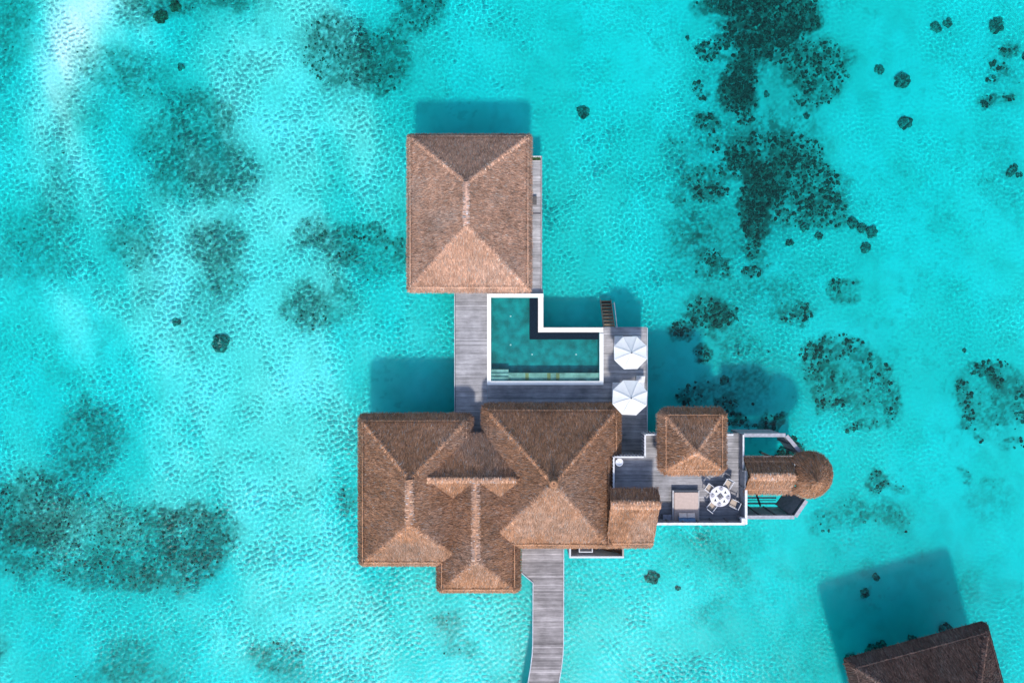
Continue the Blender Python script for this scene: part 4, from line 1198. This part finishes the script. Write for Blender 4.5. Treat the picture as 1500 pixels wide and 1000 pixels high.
# dining table
tcx, tcy, _ = P(1055, 726.5, 5.45)
tr = .87
t = thing('dining_table', 'round dining table with lavender grey top laid for a meal on the terrace', 'table', (tcx, tcy, ZT))
MB().lathe([(tr - .03, .70), (tr, .715), (tr, .735), (tr - .02, .75)], 40, (0, 0, 0), (.60, .58, .64)).build('table_top', M_WOODV, t, loc=(0, 0, 0))
MB().lathe([(.30, .004), (.30, .05), (.08, .09), (.07, .66), (.25, .70)], 18, (0, 0, 0), (.3, .3, .33)).build('pedestal', M_METAL, t, loc=(0, 0, 0))
for k, wh in enumerate(('north west', 'north east', 'south east', 'south west')):
    a = math.radians(128 - 90 * k); ca, sa = math.cos(a), math.sin(a)
    m = MB(); m.rbox(.26, .80, -.27, .27, 0, .008, .003, (.80, .79, .81))
    V = m.v[0]; m.v[0] = np.stack([V[:, 0] * ca - V[:, 1] * sa, V[:, 0] * sa + V[:, 1] * ca, V[:, 2]], 1)
    o = m.build('placemat', M_CLOTH, None, at=(tcx, tcy, ZT + .752)); tag(o, 'white placemat on the round table, at its %s chair' % wh, 'placemat', 'placemats on the round table')
    m = MB()
    m.add([(-.10, -.09, 0), (.12, -.09, 0), (.0, .14, 0), (-.10, -.09, .02), (.12, -.09, .02), (.0, .14, .02), (.01, -.02, .11)], [(2, 1, 0), (0, 1, 4, 3), (1, 2, 5, 4), (2, 0, 3, 5), (3, 4, 6), (4, 5, 6), (5, 3, 6)], (.06, .06, .075))
    o = m.build('folded_napkin', M_CLOTH, None, at=(tcx + .53 * ca, tcy + .53 * sa, ZT + .7605)); tag(o, 'dark folded napkin standing on the %s placemat' % wh, 'napkin', 'dark napkins on the placemats')
    a2 = math.radians(128 - 45 - 90 * k); ca, sa = math.cos(a2), math.sin(a2)
    m = MB(); m.lathe([(.09, 0), (.15, .012), (.16, .022), (.10, .012), (.02, .010)], 20, (0, 0, 0), (.30, .29, .33)); m.lathe([(.035, 0), (.035, .10), (.045, .11)], 10, (.03, .02, .012), (.55, .55, .58))
    wh2 = ('north', 'east', 'south', 'west')[k]
    o = m.build('side_plate', M_WHITE, None, at=(tcx + .66 * ca, tcy + .66 * sa, ZT + .752)); tag(o, 'small grey plate with a cup near the %s rim of the round table' % wh2, 'plate', 'grey plates on the round table')
m = MB(); m.rbox(-.21, .21, -.21, .21, 0, .02, .006, (.16, .15, .17))
for i in range(5):
    a = i * 1.3; m.lathe([(.03, 0), (.05, .03), (.04, .07), (.01, .08)], 8, (.11 * math.cos(a), .11 * math.sin(a), .02), (.25, .25, .27))
a = math.radians(38); V = np.concatenate(m.v)
m.v = [np.stack([V[:, 0] * math.cos(a) - V[:, 1] * math.sin(a), V[:, 0] * math.sin(a) + V[:, 1] * math.cos(a), V[:, 2]], 1)]
o = m.build('serving_tray', M_STONE, None, at=(tcx, tcy, ZT + .752)); tag(o, 'dark square tray with small pots in the middle of the round table', 'tray')


def chair_proto(label, x, y, rz_):
    t = thing('armchair', label, 'chair', (x, y, ZT), rz_, 'armchairs round the terrace table')   # faces local +y
    fr = (.62, .62, .66)
    MB().rbox(-.27, .27, -.27, .30, .40, .48, .02, (.46, .37, .30)).build('seat', M_CLOTH, t, loc=(0, 0, 0))
    b = MB(); b.bar((-.29, -.30, .46), (-.29, -.40, .92), .04, .04, fr); b.bar((.29, -.30, .46), (.29, -.40, .92), .04, .04, fr); b.bar((-.31, -.40, .92), (.31, -.40, .92), .045, .04, fr)
    b.build('back_frame', M_METAL, t, loc=(0, 0, 0))
    p = [(-.27, -.30, .50), (.27, -.30, .50), (.27, -.39, .90), (-.27, -.39, .90), (-.27, -.325, .50), (.27, -.325, .50), (.27, -.415, .90), (-.27, -.415, .90)]
    MB().add(p, [(0, 1, 2, 3), (7, 6, 5, 4), (0, 4, 5, 1), (1, 5, 6, 2), (2, 6, 7, 3), (3, 7, 4, 0)], (.11, .13, .17)).build('backrest', M_CLOTH, t, loc=(0, 0, 0))
    for sx in (-1, 1):
        m = MB(); m.bar((sx * .31, -.34, .66), (sx * .31, .30, .66), .05, .035, fr); m.bar((sx * .31, .27, .40), (sx * .31, .27, .645), .035, .035, fr); m.build('armrest', M_METAL, t, loc=(0, 0, 0))
        for sy in (-.28, .27):
            MB().bar((sx * .30, sy, .004), (sx * .29, sy, .43), .04, .04, fr).build('leg', M_METAL, t, loc=(0, 0, 0))
    m = MB(); m.box(-.27, .27, -.28, .28, .36, .398, fr); m.build('seat_frame', M_METAL, t, loc=(0, 0, 0))
    return t


spots = []
for (px, py, lab) in ((1038.5, 714.5, 'beige armchair at the north west side of the round table, nearest the daybed foot'), (1066, 708, 'beige armchair at the north east side of the round table'),
                      (1042, 741, 'beige armchair at the south west side of the round table, beside the daybed pillows'), (1074.5, 737, 'beige armchair at the south east side of the round table, near the corner post')):
    x, y, _ = P(px, py, 5.15); spots.append((x, y, math.atan2(tcy - y, tcx - x) - math.pi / 2, lab))
c0 = chair_proto(spots[0][3], spots[0][0], spots[0][1], spots[0][2])
for s_ in spots[1:]:
    c = copy_tree(c0); c.location = (s_[0], s_[1], ZT); c.rotation_euler = (0, 0, s_[2] + random.uniform(-.12, .12)); c['label'] = s_[3]

# ------------------------------------------------------------------ small court south of the villa
ct = thing('shower_court', 'small walled court with dark floor at the south eave between jetty and lean-to', 'court', (7.4, -18.3, ZD))
zq = 3.2
qx0, qx1, qy0 = X(834, zq), X(914, zq), Y(817, zq)
m = MB(); m.box(qx0 + .12, qx1 - .12, qy0 + .12, -17.0, 1.15, 1.25, (.03, .03, .035)); m.build('floor', M_STONE, ct)
m = MB(); wc = (.55, .56, .60)
m.box(qx0, qx1, qy0, qy0 + .16, 1.0, zq, wc); m.box(qx0, qx0 + .14, qy0 + .16, -17.2, 1.0, zq, wc); m.box(qx1 - .14, qx1, qy0 + .16, -17.2, 1.0, zq, (.33, .28, .25)); m.build('wall', M_WHITE, ct)
m = MB(); ax0, ax1, ay0 = X(848, 3.2), X(868.5, 3.2), Y(809, 3.2)
m.box(ax0, ax1, ay0, ay0 + .09, 1.25, 3.18, (.50, .50, .52)); m.box(ax0, ax0 + .09, ay0 + .09, -17.3, 1.25, 3.18, (.50, .50, .52)); m.box(ax1 - .09, ax1, ay0 + .09, -17.3, 1.25, 3.18, (.50, .50, .52)); m.box(ax0 + .09, ax1 - .09, ay0 + .09, -17.3, 1.25, 2.75, (.40, .40, .42)); m.build('bathtub', M_WHITE, ct)
m = MB(); sA_ = [(X(886, 2.4), qy0 + .2, 1.6), (X(913, 2.6) - .15, qy0 + .2, 2.62), (X(913, 2.6) - .15, -17.3, 2.62), (X(882, 2.4), -17.3, 1.6)]
m.add(sA_, [(0, 1, 2, 3)], TONE['brown'] * .6); thatch_face(m, sA_, 'brown', 160); m.build('reed_screen', M_THATCH, ct)
m = MB(); m.tube((X(877, 2.), Y(802, 2.), 1.25), (X(877, 2.), Y(802, 2.), 2.4), .03, .03, 8, (.6, .65, .66)); m.tube((X(877, 2.4), Y(802.5, 2.4), 2.42), (X(880.5, 2.4), Y(802.5, 2.4), 2.42), .05, .04, 8, (.6, .68, .68)); m.build('shower_head', M_METAL, ct)

# ------------------------------------------------------------------ jetty
ZJ = 2.15
jet = thing('plank_jetty', 'grey plank jetty with pale edge rails running south from the villa', 'jetty', (3.2, -24., ZJ))
jl = [(X(764, ZJ), -17.05), (X(764, ZJ), Y(838, ZJ)), (X(781.5, ZJ), Y(853, ZJ)), (X(781, ZJ), Y(944, ZJ)), (X(780.2, ZJ), Y(958, ZJ)), (X(778, ZJ), Y(976, ZJ)), (X(774, ZJ), Y(1000, ZJ)), (X(774, ZJ) - 2.5, Y(1000, ZJ) - 14.)]
jr = [(X(825, ZJ), -17.05), (X(825, ZJ), Y(838, ZJ)), (X(825, ZJ), Y(853, ZJ)), (X(824.6, ZJ), Y(944, ZJ)), (X(824, ZJ), Y(958, ZJ)), (X(822, ZJ), Y(976, ZJ)), (X(818, ZJ), Y(1000, ZJ)), (X(818, ZJ) - 2.5, Y(1000, ZJ) - 14.)]
m = MB()
for i in range(len(jl) - 1):
    (ax, ay), (bx_, by_) = jl[i], jl[i + 1]; (cx_, cy_), (dx_, dy_) = jr[i], jr[i + 1]
    n = max(1, round(abs(ay - by_) / .15))
    for k in range(n):
        u0, u1 = k / n, (k + 1) / n - .012 / (abs(ay - by_) / n) / n
        g = math.exp(random.gauss(0, .20)); c = np.clip(np.array((.285, .255, .258)) * g, 0, .7)
        q = []
        for u in (u0, u1):
            q.append(((ax + (bx_ - ax) * u, ay + (by_ - ay) * u), (cx_ + (dx_ - cx_) * u, cy_ + (dy_ - cy_) * u)))
        pts = [q[0][0], q[0][1], q[1][1], q[1][0]]
        m.prism(pts, ZJ - .04, ZJ + random.uniform(-.003, .003), c)
m.build('planks', M_WOOD, jet)
for side, pts in (('l', jl), ('r', jr)):
    m = MB(); sg = -1 if side == 'l' else 1
    for i in range(len(pts) - 1):
        if side == 'l' and i == 0: continue
        (ax, ay), (bx_, by_) = pts[i], pts[i + 1]
        m.bar((ax + sg * .04, ay, ZJ - .04), (bx_ + sg * .04, by_, ZJ - .04), .07, .22, (.46, .48, .53))
    m.build('edge_rail', M_WOODV, jet)
for y in (-19.5, -22.5, -25.5, -28.5, -31.5):
    for x in (2.2 + (y + 28) * .16 * (y < -28), 4.3 + (y + 28) * .16 * (y < -28)):
        pile(jet, x, y, ZJ - .05)
m = MB()
for x in (2.4, 4.1): m.box(x, x + .12, -27.8, -18.5, ZJ - .25, ZJ - .045, (.14, .13, .12))
m.build('joist', M_WOODV, jet)

# ------------------------------------------------------------------ neighbouring villa
zn = 4.5
nx, ny, _ = P(1237, 966, zn)
ang = math.atan2(3.25, 12.1)
nv = thing('neighbouring_villa', 'dark thatched villa roof cut off by the bottom right corner of the frame', 'villa', (nx, ny, 0), ang)


def at_origin(fn):
    """build in the villa's own axes"""
    sv = (nv.location.copy(), nv.rotation_euler.copy())
    nv.location = (0, 0, 0)
    fn()
    nv.location = sv[0]


def _nv():
    hip_roof(nv, 0, 12.5, -12.5, 0, zn, ((6.2, -7.), (6.2, -5.6)), 9.5, out=.5, dn=.7, ch=.2, tone='dark', dens=240)
    w = MB(); w.box(4., 10., -11., -5.2, 1.6, zn + .9, gw); w.box(3.8, 10.2, -11.2, -5.0, 1.2, 1.58, (.25, .22, .2)); w.build('wall', M_WHITE, nv)
    for x in (4.4, 7.2): window(nv, x, x + 2., -5.2, 2.2, 4.6, 'x', 1)
    for (x, y) in ((4.3, -5.4), (9.7, -5.4), (4.3, -11), (9.7, -11)):
        pile(nv, x, y, 1.2)


at_origin(_nv)

# ------------------------------------------------------------------ light, air, camera
SUN_EL = 47.5
s = bpy.data.lights.new('sun', 'SUN'); s.energy = 2.5; s.angle = math.radians(4.5); s.color = (1., .955, .88)
so = bpy.data.objects.new('sun', s); COL.objects.link(so); so.rotation_euler = (math.radians(90 - SUN_EL), 0, math.radians(0))
so.location = (0, -40, 60)
s.cycles.is_caustics_light = True
W = bpy.data.worlds.new('World'); sc.world = W; W.use_nodes = True
nt = W.node_tree
sk = nt.nodes.new('ShaderNodeTexSky'); sk.sky_type = 'NISHITA'; sk.sun_disc = False
sk.sun_elevation = math.radians(SUN_EL); sk.sun_rotation = math.pi
bg = nt.nodes['Background']; bg.inputs[1].default_value = .15
nt.links.new(sk.outputs[0], bg.inputs[0])

c = bpy.data.cameras.new('camera'); co = bpy.data.objects.new('camera', c); COL.objects.link(co)
co.location = (0, 0, CAM_Z); co.rotation_euler = (0, 0, 0)
c.sensor_width = 36; c.lens = 36 * FOC / 1500; c.clip_end = 3000
sc.camera = co
sc.view_settings.view_transform = 'Standard'; sc.view_settings.look = 'None'; sc.view_settings.gamma = 1; sc.view_settings.use_curve_mapping = False
sc.view_settings.exposure = .72
